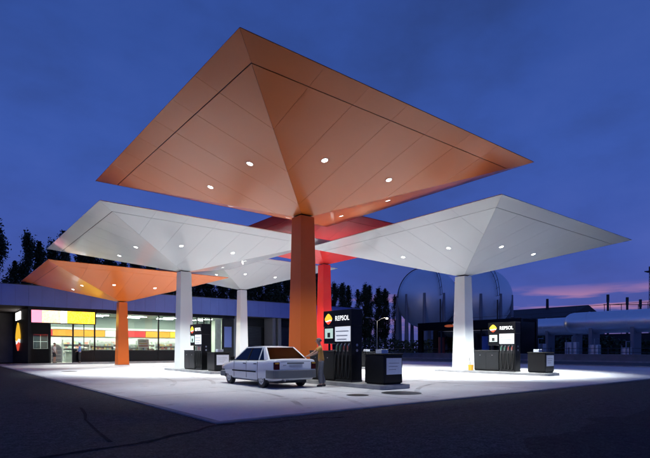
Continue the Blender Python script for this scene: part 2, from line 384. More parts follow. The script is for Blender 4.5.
tag(MB().add([(46.2, -200, 0.008), (400, -200, 0.008), (400, 300, 0.008), (46.2, 300, 0.008)], [(0, 1, 2, 3)]).build('yard_bounce_sheet', 'yard_bounce'), kind='structure')  # added reflector sheet, brightens the undersides of the spheres

# ------------------------------------------------------------------ canopies
S2, DEP, GR = 6.675, 1.972, 5.93
SLOPE = DEP / S2
JO = [-5.93, -4.1, -2.46, -0.82, 0.82, 2.46, 4.1, 5.93]
def clip(poly, a, b, c):
    """keep the part of a plan polygon where a*x + b*d >= c"""
    out = []
    for i in range(len(poly)):
        p, q = poly[i], poly[(i + 1) % len(poly)]
        u, v = a * p[0] + b * p[1] - c, a * q[0] + b * q[1] - c
        if u >= 0: out.append(p)
        if (u > 0 > v) or (u < 0 < v):
            t = u / (u - v); out.append((p[0] + (q[0] - p[0]) * t, p[1] + (q[1] - p[1]) * t))
    return out
def panel_poly(a, b, d0, d1, gap):
    """plan polygon (x, d) of one strip of a face, cut along the two hips; d is the distance from the centre"""
    p = [(a, d0), (b, d0), (b, d1), (a, d1)]
    return clip(clip(p, -1, 1, gap), 1, 1, gap)
def make_canopy(name, label, h, paint, loc, light_w, tint=(0.93, 1.0, 0.98), DEP=DEP):
    SLOPE = DEP / S2
    T = thing(name, label, 'canopy', loc, 0, 'inverted pyramid canopies over the forecourt')
    z0 = h - DEP
    # column: square, widening towards the ground
    c = MB(); b0, b1 = 0.465, 0.345
    lv = [(0.0, b0), (z0 + 0.02, b1)]
    vs = [(sx * b, sy * b, z) for z, b in lv for sx, sy in ((-1, -1), (1, -1), (1, 1), (-1, 1))]
    c.add(vs, [(0, 1, 5, 4), (1, 2, 6, 5), (2, 3, 7, 6), (3, 0, 4, 7)])
    c.build('column', paint, T, bevel=0.012)
    fm = MB().box(-.50, .50, -.50, .50, 0.0, 0.05).build('base_plate', 'galv', T, bevel=0.006)
    # backing shell, dark where it shows in the joints
    q = S2 - 0.07
    MB().add([(-q, -q, h + .012), (q, -q, h + .012), (q, q, h + .012), (-q, q, h + .012), (0, 0, z0 + .016)],
             [(0, 1, 4), (1, 2, 4), (2, 3, 4), (3, 0, 4), (3, 2, 1, 0)]).build('soffit_backing', 'groove', T)
    MB().box(-S2 + .03, S2 - .03, -S2 + .03, S2 - .03, h + .015, h + .045).build('roof_deck', paint, T)
    strips = []
    for i in range(7):
        a, b = JO[i] + .005, JO[i + 1] - .005
        strips.append(panel_poly(a, b, 0.30, GR - 0.014, 0.006))
    for i in range(7):
        a, b = JO[i], JO[i + 1]
        if i == 0: a = -S2
        if i == 6: b = S2
        strips.append(panel_poly(a + (.003 if i else 0), b - (.003 if i < 6 else 0), GR + 0.014, S2, 0.004))
    meshes = []
    for p in strips:
        if len(p) < 3: continue
        n_ = len(p)
        vs = [(x, -d, z0 + SLOPE * d) for x, d in p] + [(x, -d, z0 + SLOPE * d + .014) for x, d in p]
        meshes.append(MB().add(vs, [list(range(n_)), list(range(n_, 2 * n_))[::-1]] + [(k, (k + 1) % n_, n_ + (k + 1) % n_, n_ + k) for k in range(n_)]).mesh('panel', paint))
    for k in range(4):
        for me in meshes: link('panel', me, T, (0, 0, 0), k * math.pi / 2)
    # eight recessed downlights, two in each face
    rg = MB(); ns = 20
    vs = []
    for r, z in ((0.104, 0.0), (0.104, -.012), (0.130, -.012), (0.130, 0.004)):
        vs += [(r * math.cos(2 * math.pi * j / ns), r * math.sin(2 * math.pi * j / ns), z) for j in range(ns)]
    rg.add(vs, [(a * ns + j, a * ns + (j + 1) % ns, (a + 1) * ns + (j + 1) % ns, (a + 1) * ns + j) for a in range(3) for j in range(ns)])
    ring = rg.mesh('downlight', 'trim'); disc = MB().add([(.103 * math.cos(2 * math.pi * j / ns), .103 * math.sin(2 * math.pi * j / ns), -.006) for j in range(ns)], [list(range(ns))[::-1]]).mesh('lens', 'lens')
    ld = bpy.data.lights.new('downlight', 'SPOT'); ld.energy = light_w; ld.spot_size = math.radians(86); ld.spot_blend = 0.7; ld.shadow_soft_size = 0.11; ld.color = tint
    til = math.atan(SLOPE)
    for k in range(4):
        for sx in (-1.6, 1.6):
            R = Matrix.Rotation(k * math.pi / 2, 4, 'Z') @ Matrix.Translation((sx, -3.5, z0 + SLOPE * 3.5 - 0.001)) @ Matrix.Rotation(-til, 4, 'X')
            d = bpy.data.objects.new('downlight', ring); C.objects.link(d); d.parent = T; d.matrix_local = R
            e = bpy.data.objects.new('lens', disc); C.objects.link(e); e.parent = d
            lo = bpy.data.objects.new('bulb', ld); C.objects.link(lo); lo.parent = d
            lo.location = (0, 0, -0.03); lo.rotation_euler = (til, 0, 0)   # beam hangs straight down
    return T
G = 0.022
make_canopy('forecourt_canopy', 'high orange canopy on the orange column beside the white car', 8.915, 'orange_paint', (0, 0, G), 1050)
make_canopy('forecourt_canopy', 'white canopy standing apart, in front of the black car wash', 7.625, 'white_paint', (12.39, 0.82, G), 5000)
make_canopy('forecourt_canopy', 'white canopy between the two orange canopies, mirroring the shop sign', 7.97, 'white_paint', (0.08, 13.0, G), 3000, DEP=1.74)
make_canopy('forecourt_canopy', 'low orange canopy right in front of the lit shop windows', 7.324, 'orange_paint', (0.20, 26.71, G), 1000)
make_canopy('forecourt_canopy', 'bright red canopy on a red column behind the big orange one', 9.798, 'red_paint', (11.18, 12.64, G), 2600)
make_canopy('forecourt_canopy', 'white canopy in front of the garage doors, behind the parked car', 9.09, 'white_paint', (11.21, 25.66, G), 2000)

# ------------------------------------------------------------------ pump islands
def emblem(parent, w, h, axis_x, y, z, depth, name='emblem'):
    """rounded diamond badge: yellow top, white wave, red foot; lies in the x-z plane facing -y"""
    def half(z0, z1, k=24):
        P = []
        for i in range(k + 1):
            v = z0 + (z1 - z0) * i / k; P.append((max(0.0, 1 - abs(v) ** 1.35) ** (1 / 1.35), v))
        return P
    def piece(nm, z0, z1, m, wave0, wave1):
        r = half(z0, z1); pts = []
        N_ = 12
        low = [(-r[0][0] + 2 * r[0][0] * i / N_) for i in range(N_ + 1)]
        up = [(r[-1][0] - 2 * r[-1][0] * i / N_) for i in range(N_ + 1)]
        pts += [(x, z0 + wave0 * math.sin(x * 3)) for x in low] + [p for p in r[1:-1]] + [(x, z1 + wave1 * math.sin(x * 3)) for x in up] + [(-a, b) for a, b in r[1:-1][::-1]]
        return MB().prism([(axis_x + x * w / 2, z + v * h / 2) for x, v in pts], y - depth, y, 'y').build(nm, m, parent)
    piece('badge_top', -0.22, 0.98, 'logo_yellow', 0.08, 0)
    piece('badge_wave', -0.44, -0.23, 'logo_white', 0.08, 0.08)
    piece('badge_foot', -0.98, -0.45, 'logo_red', 0, 0.08)

def make_dispenser():
    """local frame: front faces -Y, X along the island (to the right seen from the front)"""
    T = thing('fuel_dispenser', 'x', 'fuel pump')
    # hose cabinet on the right, header over everything, display unit hung on the left
    box('cabinet', 'black_steel', T, 0.0, 0.95, 0.06, 0.50, 0.0, 2.06, 0.012)
    box('back_frame', 'black_steel', T, 0.90, 0.96, 0.0, 0.505, 0.0, 2.06, 0.006)
    box('header', 'black_steel', T, -0.68, 0.97, -0.01, 0.51, 2.062, 2.68, 0.012)
    box('display_unit', 'black_steel', T, -0.68, -0.02, 0.01, 0.45, 1.42, 2.06, 0.012)
    box('leg', 'black_steel', T, -0.64, -0.58, 0.2, 0.26, 0.9, 1.42)
    box('leg', 'black_steel', T, -0.14, -0.08, 0.2, 0.26, 0.9, 1.42)
    box('plinth', 'dark_grey', T, -0.02, 0.97, 0.02, 0.52, 0.0, 0.07, 0.006)
    sc = box('display_screen', 'screen_green', T, -0.60, -0.12, 0.0, 0.008, 1.62, 2.00)
    box('keypad', 'dark_grey', sc, -0.44, -0.28, -0.004, 0.0, 1.66, 1.84)
    pp = box('price_panel', 'price_panel', T, 0.02, 0.88, -0.006, 0.058, 1.50, 2.05)
    for k, zz in enumerate((1.88, 1.72, 1.58)):
        box('price_row', 'price_ink', pp, 0.07 + .03 * k, 0.80 - .06 * k, -0.010, -0.0065, zz - .022, zz + .018)
    emblem(T, 0.44, 0.42, -0.36, -0.012, 2.36, 0.012)
    tm = text_mesh('REPSOL', 0.255, 0.003, 0.003); tm.materials.append(M['logo_white'])
    o = link('lettering', tm, T, (0.44, -0.016, 2.36)); o.rotation_euler = (math.pi / 2, 0, 0); o.scale = (0.88, 1, 1)
    for i in range(4):
        x = 0.13 + i * 0.215
        nb = MB(); nb.box(x - .085, x + .085, 0.045, 0.064, 0.98, 1.46); nb.build('nozzle_recess', 'dark_grey', T)
        m = 'nozzle_green' if i < 2 else 'nozzle_red'
        nz_ = MB(); nz_.tube([(x - .03, 0.02, 1.12), (x + .0, -0.005, 1.22), (x + .035, -0.01, 1.36), (x + .05, 0.02, 1.42)], [.022, .034, .03, .014], 8)
        nz_.box(x - .05, x - .03, -0.02, 0.0, 1.12, 1.30); nzo = nz_.build('nozzle', 'steel', T, smooth=True)
        box('grip', m, nzo, x - .012, x + .04, -0.05, -0.035, 1.18, 1.34, 0.006)
        hs = MB(); pts = [(x - .03, 0.02, 1.12)] + [(x - .045 + .03 * math.sin(t * 3.1), -0.02 - .07 * math.sin(t * math.pi), 1.10 - 0.98 * t) for t in [j / 9 for j in range(1, 10)]] + [(x + .03, -.03, 0.16), (x + .05, 0.0, 0.45), (x + .055, 0.03, 0.98)]
        hs.tube(pts, 0.022, 8); hs.build('hose', 'rubber', T, smooth=True)
    # side locks
    for zz in (1.16, 1.36):
        MB().prism([(0.26 + .05 * math.cos(k * math.pi / 8), zz + .05 * math.sin(k * math.pi / 8)) for k in range(16)], 0.958, 0.972, 'x').build('side_lock', 'steel', T)
    return T
def make_cabinet():
    T = thing('service_cabinet', 'x', 'cabinet')
    box('body', 'charcoal', T, 0, 1.55, 0, 0.75, 0.05, 1.10, 0.015)
    box('lid', 'dark_grey', T, -.01, 1.56, -.015, 0.765, 1.102, 1.16, 0.012)
    box('plinth', 'black_matt', T, 0.03, 1.52, .02, .73, 0.0, 0.049)
    for x in (0.02, 0.785):
        d = box('door', 'charcoal', T, x, x + .745, -.012, -.001, 0.09, 1.06, 0.004)
        box('handle', 'steel', d, x + .34, x + .40, -.022, -.0125, 0.86, 0.90)
    return T
def make_bin():
    T = thing('waste_bin', 'x', 'bin')
    box('body', 'black_steel', T, 0, 0.95, 0, 0.92, 0.03, 1.00, 0.03)
    box('lid', 'black_matt', T, -.012, 0.962, -.012, 0.932, 1.002, 1.05, 0.012)
    box('plinth', 'black_matt', T, 0.05, .90, .05, .87, 0.0, 0.029)
    box('towel_box', 'notice', T, .04, .34, .50, .84, 1.051, 1.20, 0.01)
    nt_ = box('notice', 'notice', T, .951, .958, .12, .86, .34, .90)
    for k in range(3): box('notice_line', 'fence_blue', nt_, .9582, .9595, .22, .74 - .08 * k, .72 - .11 * k, .735 - .11 * k)
    return T
disp0, cab0, bin0 = make_dispenser(), make_cabinet(), make_bin()
used = {}
def place(root, key, x, y, z, label, group):
    o = root if key not in used else copy_tree(root)
    used[key] = 1
    o.location = (x, y, z); o.rotation_euler = (0, 0, -math.pi / 2); o['label'] = label; o['group'] = group
    return o
IZ = G + 0.14
def island(cx, cy, where, long=(1.7, -5.5)):
    T = thing('pump_island', 'raised grey concrete pump island ' + where, 'pump island', (cx, cy, G), 0, 'pump islands')
    r = 0.25; y1, y0 = long; x0, x1 = -0.72, 0.72; P = []
    for (ax, ay, s0) in ((x1 - r, y1 - r, 0), (x0 + r, y1 - r, 1), (x0 + r, y0 + r, 2), (x1 - r, y0 + r, 3)):
        for k in range(5):
            t = (s0 + k / 4) * math.pi / 2; P.append((ax + r * math.cos(t), ay + r * math.sin(t)))
    MB().prism(P, 0, 0.14).build('kerb_slab', 'kerb', T, bevel=0.012)
    Q = [(x * 0.87, y0 + 0.09 + (y - y0) * ((y1 - y0 - 0.18) / (y1 - y0))) for x, y in P]
    # the column passes through the infill
    MB().prism(Q, 0.1401, 0.146).build('infill', 'island', T)
    return T
for cx, cy, where, w2 in ((0, 0, 'under the big orange canopy', 'beside the white car'), (12.39, .82, 'under the white canopy standing apart', 'in front of the black car wash'),
                      (0.08, 13.0, 'under the white canopy near the shop', 'close to the shop windows'), (11.18, 12.64, 'under the red canopy', 'behind the big orange column')):
    island(cx, cy, where)
    z = G + .147
    place(cab0, 'c', cx - .42, cy - 1.05, z, 'low charcoal two door cabinet on the island ' + where, 'low cabinets on the pump islands')
    place(disp0, 'd', cx - .42, cy - 2.63, z, 'tall black four hose fuel pump with lit header ' + w2, 'fuel pumps')
    place(bin0, 'b', cx - .42, cy - 4.28, z, 'black square bin with white notice, on the island ' + where, 'black bins at the island ends')
# small yellow bucket by the column
t = thing('squeegee_bucket', 'small yellow plastic bucket with squeegee beside the white column', 'bucket', (11.82, -0.10, G + .147))
MB().tube([(0, 0, 0), (0, 0, .32)], [.13, .16], 14).build('body', 'yellow_plastic', t)
MB().tube([(-.05, 0, .30), (-.12, .02, .72)], .012, 6).build('squeegee', 'black_matt', t)
# ---- END1
# ------------------------------------------------------------------ the car: white three-box saloon, nose towards +Y
def make_car(loc):
    T = thing('parked_car', 'white four-door saloon car with grey bumpers, refuelling beside the pump', 'car', loc)
    # lower body, lofted section by section: y, half width, bottom, top, crown
    S = [(2.10, .66, .36, .56, .00), (2.07, .72, .30, .64, .005), (1.98, .775, .24, .70, .012), (1.70, .81, .21, .765, .02), (1.30, .825, .21, .815, .025),
         (0.98, .83, .20, .865, .02), (0.5, .832, .20, .885, .0), (-0.2, .832, .20, .895, .0), (-0.9, .832, .20, .905, .0), (-1.45, .828, .21, .925, .008),
         (-1.62, .822, .22, .945, .018), (-1.85, .812, .24, .95, .022), (-2.02, .80, .28, .945, .02), (-2.085, .785, .33, .925, .016), (-2.10, .775, .36, .90, .01)]
    ring = []
    for y, w, zb, zt, cr in S:
        mid = zb + (zt - zb) * 0.52
        half = [(0, zb), (w * .86, zb), (w * .965, zb + .06), (w * .99, zb + .16), (w, mid), (w * .992, zt - .12), (w * .975, zt - .05), (w * .935, zt - .012), (w * .85, zt + .002), (w * .45, zt + cr * .8), (0, zt + cr)]
        full = half + [(-x, z) for x, z in half[-2:0:-1]]
        ring.append([(x, y, z) for x, z in full])
    n = len(ring[0]); m = MB()
    vs = [p for r in ring for p in r]
    fs = [(i * n + k, i * n + (k + 1) % n, (i + 1) * n + (k + 1) % n, (i + 1) * n + k) for i in range(len(ring) - 1) for k in range(n)]
    fs += [list(range(n)), [(len(ring) - 1) * n + k for k in range(n)][::-1]]
    m.add(vs, fs)
    body = m.build('body', 'car_white', T, angle=38)
    FA, RA = 1.27, -1.25
    cut = MB()
    for ay in (FA, RA):
        for sx in (-1, 1): cut.tube([(sx * .56, ay, .30), (sx * 1.0, ay, .30)], .335, 28)
    co = cut.build('wheel_well_cutter', 'cabin'); dg = None
    bo = body.modifiers.new('arches', 'BOOLEAN'); bo.object = co; bo.operation = 'DIFFERENCE'; bo.solver = 'EXACT'
    dg = bpy.context.evaluated_depsgraph_get(); me = bpy.data.meshes.new_from_object(body.evaluated_get(dg))
    body.modifiers.clear(); body.data = me; bpy.data.objects.remove(co)
    me.materials.clear(); me.materials.append(M['car_white']); me.materials.append(M['cabin'])
    for p in me.polygons:
        c = p.center; inside = any(math.hypot(c.y - ay, c.z - .30) < .337 for ay in (FA, RA)) and abs(c.x) > .5
        p.material_index = 1 if (inside and abs(p.normal.x) > -1 and (abs(c.x) < .8)) else 0
    # greenhouse: hollow, glazed
    def side(y, z, sx):
        t = (z - .90) / .47; return (sx * (.775 - .185 * t - .03 * t * t), y, z)
    def quadstrip(nm, pts, parent, mt, sx, th=.02):
        vs = [side(y, z, sx) for y, z in pts]; inn = [(x - sx * th, y, z) for x, y, z in vs]; k = len(vs)
        return MB().add(vs + inn, [list(range(k)), [k + i for i in range(k)][::-1]] + [(i, (i + 1) % k, k + (i + 1) % k, k + i) for i in range(k)]).build(nm, mt, parent)
    roof_y0, roof_y1, zr = 0.20, -1.02, 1.345
    r = MB(); cols = 9; rows = []
    for y, dz, wz in ((.30, -.035, 1.0), (.16, 0, 1.0), (-.15, .022, 1.0), (-.55, .028, 1.0), (-.9, .012, 1.0), (-1.10, -.03, 1.0)):
        row = []
        for i in range(cols):
            u = -1 + 2 * i / (cols - 1); x = side(y, zr, 1)[0] * u
            row.append((x, y, zr + dz + .022 * (1 - u ** 4)))
        rows.append(row)
    k = len(rows); up = [p for rw in rows for p in rw]; lo = [(x, y, z - .03) for x, y, z in up]
    fs = []
    for i in range(k - 1):
        for j in range(cols - 1):
            a = i * cols + j; fs.append((a, a + 1, a + cols + 1, a + cols)); b = k * cols + a; fs.append((b, b + cols, b + cols + 1, b + 1))
    edge = [i for i in range(cols)] + [i * cols + cols - 1 for i in range(1, k)] + [(k - 1) * cols + i for i in range(cols - 2, -1, -1)] + [i * cols for i in range(k - 2, 0, -1)]
    for i in range(len(edge)):
        a, b = edge[i], edge[(i + 1) % len(edge)]; fs.append((a, b, b + k * cols, a + k * cols))
    r.add(up + lo, fs).build('roof', 'car_white', T, angle=50)
    for sx in (-1, 1):
        quadstrip('pillar', [(.93, .885), (.86, .885), (.20, 1.345), (.27, 1.345)], T, 'car_white', sx, .05)
        quadstrip('pillar', [(-.17, .885), (-.24, .885), (-.23, 1.345), (-.17, 1.345)], T, 'black_matt', sx, .03)
        quadstrip('pillar', [(-1.40, .90), (-1.66, .93), (-1.10, 1.345), (-.98, 1.345)], T, 'car_white', sx, .06)
        quadstrip('pillar', [(-.99, .895), (-1.04, .895), (-.96, 1.345), (-.92, 1.345)], T, 'car_white', sx, .03)
        quadstrip('roof_rail', [(.27, 1.325), (-1.08, 1.325), (-1.08, 1.36), (.24, 1.36)], T, 'car_white', sx, .05)
        quadstrip('belt_moulding', [(.90, .885), (-1.62, .915), (-1.62, .93), (.90, .905)], T, 'black_matt', sx, .03)
        for nm, pts in (('door_window', [(.84, .905), (-.17, .905), (-.17, 1.33), (.24, 1.33)]), ('door_window', [(-.24, .905), (-.99, .905), (-.92, 1.33), (-.23, 1.33)]), ('quarter_window', [(-1.04, .91), (-1.40, .92), (-.98, 1.31)])):
            quadstrip(nm, pts, T, 'car_glass', sx, .004).location = (-sx * .012, 0, 0)
        # door shut lines, handles, side moulding, sill
        for y in (0.78, -.20, -1.02): box('door_gap', 'black_matt', T, sx * .829 - .004 if sx > 0 else -.8335, sx * .829 + .0045 if sx > 0 else -.8245, y - .005, y + .005, .30, .87)
        for y in (-.06, -.86): box('door_handle', 'black_matt', T, *(sorted((sx * .822, sx * .846))), y - .09, y + .09, .775, .80)
        for a, b in ((.92, -.90), ): box('side_moulding', 'black_matt', T, *(sorted((sx * .826, sx * .845))), b, a, .50, .545)
        box('side_moulding', 'black_matt', T, *(sorted((sx * .81, sx * .838))), 1.62, 1.92, .50, .54)
        mr = MB(); mr.box(*sorted((sx * .84, sx * .97)), .70, .80, .90, 1.02); mr.tube([(sx * .80, .76, .90), (sx * .87, .75, .93)], .025, 6); mr.build('door_mirror', 'black_matt', T, bevel=.02)
        tl = box('tail_lamp', 'tail_lamp', T, *sorted((sx * .60, sx * .795)), -2.112, -2.03, .62, .86, .012)
        box('indicator', 'yellow_plastic', tl, *sorted((sx * .64, sx * .77)), -2.1155, -2.1125, .80, .845)
        box('headlamp', 'notice', T, *sorted((sx * .42, sx * .72)), 2.03, 2.10, .52, .64, .01)
    # windscreen and rear window
    def pane(nm, yb, zb, wb, yt, zt_, wt):
        MB().add([(-wb, yb, zb), (wb, yb, zb), (wt, yt, zt_), (-wt, yt, zt_), (-wb, yb - .003, zb - .003), (wb, yb - .003, zb - .003), (wt, yt - .003, zt_ - .003), (-wt, yt - .003, zt_ - .003)],
                 [(0, 1, 2, 3), (7, 6, 5, 4), (0, 4, 5, 1), (1, 5, 6, 2), (2, 6, 7, 3), (3, 7, 4, 0)]).build(nm, 'car_glass', T)
    pane('windscreen', .93, .88, .72, .28, 1.335, .575); pane('rear_window', -1.63, .945, .70, -1.10, 1.335, .56)
    box('rear_shelf', 'cabin', T, -.72, .72, -1.60, -1.15, .93, .945); box('dashboard', 'cabin', T, -.72, .72, .55, .90, .89, .95, .02)
    for sx in (-1, 1):
        st_ = box('front_seat', 'cabin', T, sx * .37 - .24, sx * .37 + .24, -.42, -.30, .90, 1.10, .04)
        box('headrest', 'cabin', st_, sx * .37 - .13, sx * .37 + .13, -.41, -.33, 1.12, 1.26, .03)
    rs_ = box('rear_seat', 'cabin', T, -.62, .62, -1.22, -1.10, .905, 1.08, .04)
    for x in (-.34, .34): box('headrest', 'cabin', rs_, x - .13, x + .13, -1.20, -1.13, 1.085, 1.20, .03)
    sw = MB(); sw.tube([(-.37 + .18 * math.cos(t * math.pi / 8), .38 - .07 * math.sin(t * math.pi / 8), .98 + .15 * math.sin(t * math.pi / 8)) for t in range(17)], .015, 6); sw.build('steering_wheel', 'cabin', T)
    # bumpers wrap the corners
    rb = MB(); P = [(-.842, -1.60), (-.846, -1.95), (-.828, -2.06), (-.78, -2.12), (-.66, -2.155), (-.40, -2.175), (.40, -2.175), (.66, -2.155), (.78, -2.12), (.828, -2.06), (.846, -1.95), (.842, -1.60), (.78, -1.60), (.76, -2.02), (-.76, -2.02), (-.78, -1.60)]
    rb.prism(P, .33, .60).build('rear_bumper', 'bumper', T, bevel=.02)
    fb = MB(); fb.prism([(x * .985, -y * .985) for x, y in P], .27, .47).build('front_bumper', 'bumper', T, bevel=.02)
    pl = box('number_plate', 'notice', T, -.26, .26, -2.104, -2.104, .68, .79, .004)
    box('plate_recess', 'bumper', T, -.32, .32, -2.110, -2.098, .80, .845)
    bl = box('boot_lid_gap', 'black_matt', T, -.56, .56, -2.1075, -2.09, .872, .880)
    box('badge', 'steel', T, -.47, -.36, -2.1065, -2.095, .745, .775)
    ex = MB(); ex.tube([(-.45, -2.19, .27), (-.45, -1.8, .28)], .025, 8); ex.build('exhaust_pipe', 'steel', T)
    box('underbody', 'cabin', T, -.55, .55, -1.9, 1.9, .17, .26)
    # wheels
    tm = MB(); prof = [(.17, .085), (.255, .085), (.28, .07), (.288, .03), (.288, -.03), (.28, -.07), (.255, -.085), (.17, -.085)]; ns = 28
    tm.add([(x, r_ * math.cos(2 * math.pi * j / ns), r_ * math.sin(2 * math.pi * j / ns)) for r_, x in prof for j in range(ns)], [(a * ns + j, a * ns + (j + 1) % ns, (a + 1) * ns + (j + 1) % ns, (a + 1) * ns + j) for a in range(len(prof) - 1) for j in range(ns)])
    tyre = tm.mesh('tyre', 'rubber', smooth=True)
    rm = MB(); prof = [(.185, .07), (.18, .086), (.15, .088), (.12, .078), (.07, .082), (.05, .094), (0.002, .096)]
    rm.add([(x, r_ * math.cos(2 * math.pi * j / ns), r_ * math.sin(2 * math.pi * j / ns)) for r_, x in prof for j in range(ns)], [(a * ns + j, a * ns + (j + 1) % ns, (a + 1) * ns + (j + 1) % ns, (a + 1) * ns + j) for a in range(len(prof) - 1) for j in range(ns)])
    for j in range(8):
        t = 2 * math.pi * j / 8; rm.box(.080, .089, .098 * math.cos(t) - .014, .098 * math.cos(t) + .014, .098 * math.sin(t) - .014, .098 * math.sin(t) + .014, 1)
    rim = rm.mesh('hubcap', ['hubcap', 'black_matt'], angle=30)
    for ay in (FA, RA):
        for sx in (-1, 1):
            w = bpy.data.objects.new('wheel', tyre); C.objects.link(w); w.parent = T; w.location = (sx * .725, ay, .288); w.rotation_euler = (0, 0, 0 if sx > 0 else math.pi)
            h = bpy.data.objects.new('hubcap', rim); C.objects.link(h); h.parent = w
    return T
car = make_car((-2.43, -0.85, G)); car.scale = (1.06, 1.06, 1.06); car.rotation_euler = (0, 0, -0.05)

# ------------------------------------------------------------------ people
def skin_obj(name, nodes, edges, m, parent, root=0, sub=2):
    """nodes: list of (x, y, z, rx, ry)"""
    bm = bmesh.new(); sl = bm.verts.layers.skin.verify(); vs = []
    for i, (x, y, z, rx, ry) in enumerate(nodes):
        v = bm.verts.new((x, y, z)); v[sl].radius = (rx, ry); v[sl].use_root = (i == root); vs.append(v)
    for a, b in edges: bm.edges.new((vs[a], vs[b]))
    me = bpy.data.meshes.new(name); bm.to_mesh(me); bm.free(); me.materials.append(M[m])
    o = bpy.data.objects.new(name, me); C.objects.link(o)
    sk = o.modifiers.new('skin', 'SKIN'); sk.use_smooth_shade = True; sk.branch_smoothing = 0.6
    sb = o.modifiers.new('sub', 'SUBSURF'); sb.levels = sub; sb.render_levels = sub
    dg = bpy.context.evaluated_depsgraph_get(); m2 = bpy.data.meshes.new_from_object(o.evaluated_get(dg))
    o.modifiers.clear(); o.data = m2
    for p in m2.polygons: p.use_smooth = True
    o.parent = parent; return o
def make_person(label, loc, rz, H, arms, legs, shirt, trousers, hair, short_sleeve=True, lean=0.0, shorts=False, head_tilt=0.0):
    """faces +Y; arms/legs give joint positions (right side is +X) in metres for a 1.75 m figure"""
    T = thing('person', label, 'person', loc, rz); k = H / 1.75
    def sc(n): return [(x * k, y * k, z * k, a * k, b * k) for x, y, z, a, b in n]
    ch = lambda z: lean * (z - .95)            # forward lean of the trunk
    nodes = [(0, 0, .96, .13, .11), (0, ch(1.18), 1.18, .125, .10), (0, ch(1.38), 1.38, .145, .105), (0, ch(1.50), 1.50, .06, .06), (0, ch(1.50) + .02, 1.555, .055, .057)]
    edges = [(0, 1), (1, 2), (2, 3), (3, 4)]
    ha = len(nodes); hy = ch(1.5) + .02
    nodes += [(0, hy + .015 + head_tilt, 1.61, .07, .082), (0, hy + .01 + head_tilt, 1.68, .078, .095), (0, hy + head_tilt, 1.735, .05, .06)]; edges += [(4, ha), (ha, ha + 1), (ha + 1, ha + 2)]
    hip = []
    for sx, lg in ((-1, legs[0]), (1, legs[1])):
        i = len(nodes)
        nodes += [(sx * .09, 0, .90, .095, .095)] + [(*lg[0], .062, .066), (*lg[1], .042, .045), (lg[1][0], lg[1][1] + .16, .035, .032, .03)]
        edges += [(0, i), (i, i + 1), (i + 1, i + 2), (i + 2, i + 3)]; hip.append(i)
    for sx, ar in ((-1, arms[0]), (1, arms[1])):
        i = len(nodes); sh = (sx * .185, ch(1.42), 1.42)
        el, wr, hd = ar; nodes += [(*sh, .055, .055), (*el, .042, .042), (*wr, .028, .03), (*hd, .034, .022)]
        edges += [(2, i), (i, i + 1), (i + 1, i + 2), (i + 2, i + 3)]
        d = (Vector(hd) - Vector(wr)).normalized(); sd = Vector((1, 0, 0)) - d * d.x
        sd = sd.normalized() if sd.length > .1 else Vector((0, 1, 0)); dn = d.cross(sd)
        for f in range(4):
            off = (f - 1.5) * .019; ln = (.070, .082, .078, .060)[f]; a = Vector(hd) + d * .035 + sd * off; b = a + d * ln * .55; c = b + (d * .75 - Vector((0, 0, .66))).normalized() * ln * .5
            j = len(nodes); nodes += [(*a, .0085, .0085), (*b, .008, .008), (*c, .0065, .0065)]; edges += [(i + 3, j), (j, j + 1), (j + 1, j + 2)]
        a = Vector(hd) + sd * (-sx) * .035; b = a + (d * .7 + sd * (-sx) * .5) * .045; j = len(nodes); nodes += [(*a, .010, .010), (*b, .008, .008)]; edges += [(i + 3, j), (j, j + 1)]
    skin_obj('body', sc(nodes), edges, 'skin', T)
    # clothes
    n = [(0, ch(.93), .90, .155, .13), (0, ch(1.0), 1.0, .15, .125), (0, ch(1.18), 1.18, .148, .12), (0, ch(1.38), 1.38, .165, .122), (0, ch(1.47), 1.47, .085, .08)]; e = [(0, 1), (1, 2), (2, 3), (3, 4)]
    for sx, ar in ((-1, arms[0]), (1, arms[1])):
        i = len(n); sh = Vector((sx * .185, ch(1.42), 1.42)); el = Vector(ar[0]); wr = Vector(ar[1]); p2 = sh.lerp(el, .8 if short_sleeve else 1.0)
        n += [(*sh, .075, .075), (*p2, .062, .062)]; e += [(3, i), (i, i + 1)]
        if not short_sleeve: n += [(*el.lerp(wr, .85), .048, .048)]; e += [(i + 1, i + 2)]
    skin_obj('shirt', sc(n), e, shirt, T)
    n = [(0, 0, 1.01, .142, .118), (0, 0, .93, .148, .125)]; e = [(0, 1)]
    for sx, lg in ((-1, legs[0]), (1, legs[1])):
        i = len(n); kn = Vector(lg[0]); an = Vector(lg[1])
        n += [(sx * .095, 0, .84, .108, .108), (*kn, .10, .10)]; e += [(1, i), (i, i + 1)]
        if not shorts: n += [(*kn.lerp(an, .55), .092, .095), (*kn.lerp(an, .95), .088, .10)]; e += [(i + 1, i + 2), (i + 2, i + 3)]
    skin_obj('shorts' if shorts else 'trousers', sc(n), e, trousers, T)
    for lg in legs:
        a = lg[1]; skin_obj('shoe', sc([(a[0], a[1] - .05, .045, .045, .04), (a[0], a[1] + .06, .048, .048, .042), (a[0], a[1] + .17, .035, .042, .03)]), [(0, 1), (1, 2)], 'shoe', T, sub=1)
    hm = MB()                                    # hair cap, open at the face
    R1, R2 = 10, 18; vs = []
    for i in range(R1 + 1):
        th = math.pi * 0.62 * i / R1
        for j in range(R2):
            ph = 2 * math.pi * j / R2; fr = max(0, math.sin(ph)); t2 = th * (1 - .42 * fr)
            jit = 1 + .05 * mnoise.noise((i * .9, j * .9, H))
            vs.append(((.088 * math.sin(t2) * math.cos(ph) * jit) * k, (hy + head_tilt - .005 + .108 * math.sin(t2) * math.sin(ph) * jit) * k, (1.675 + .098 * math.cos(t2) * jit) * k))
    hm.add(vs, [(i * R2 + j, i * R2 + (j + 1) % R2, (i + 1) * R2 + (j + 1) % R2, (i + 1) * R2 + j) for i in range(R1) for j in range(R2)])
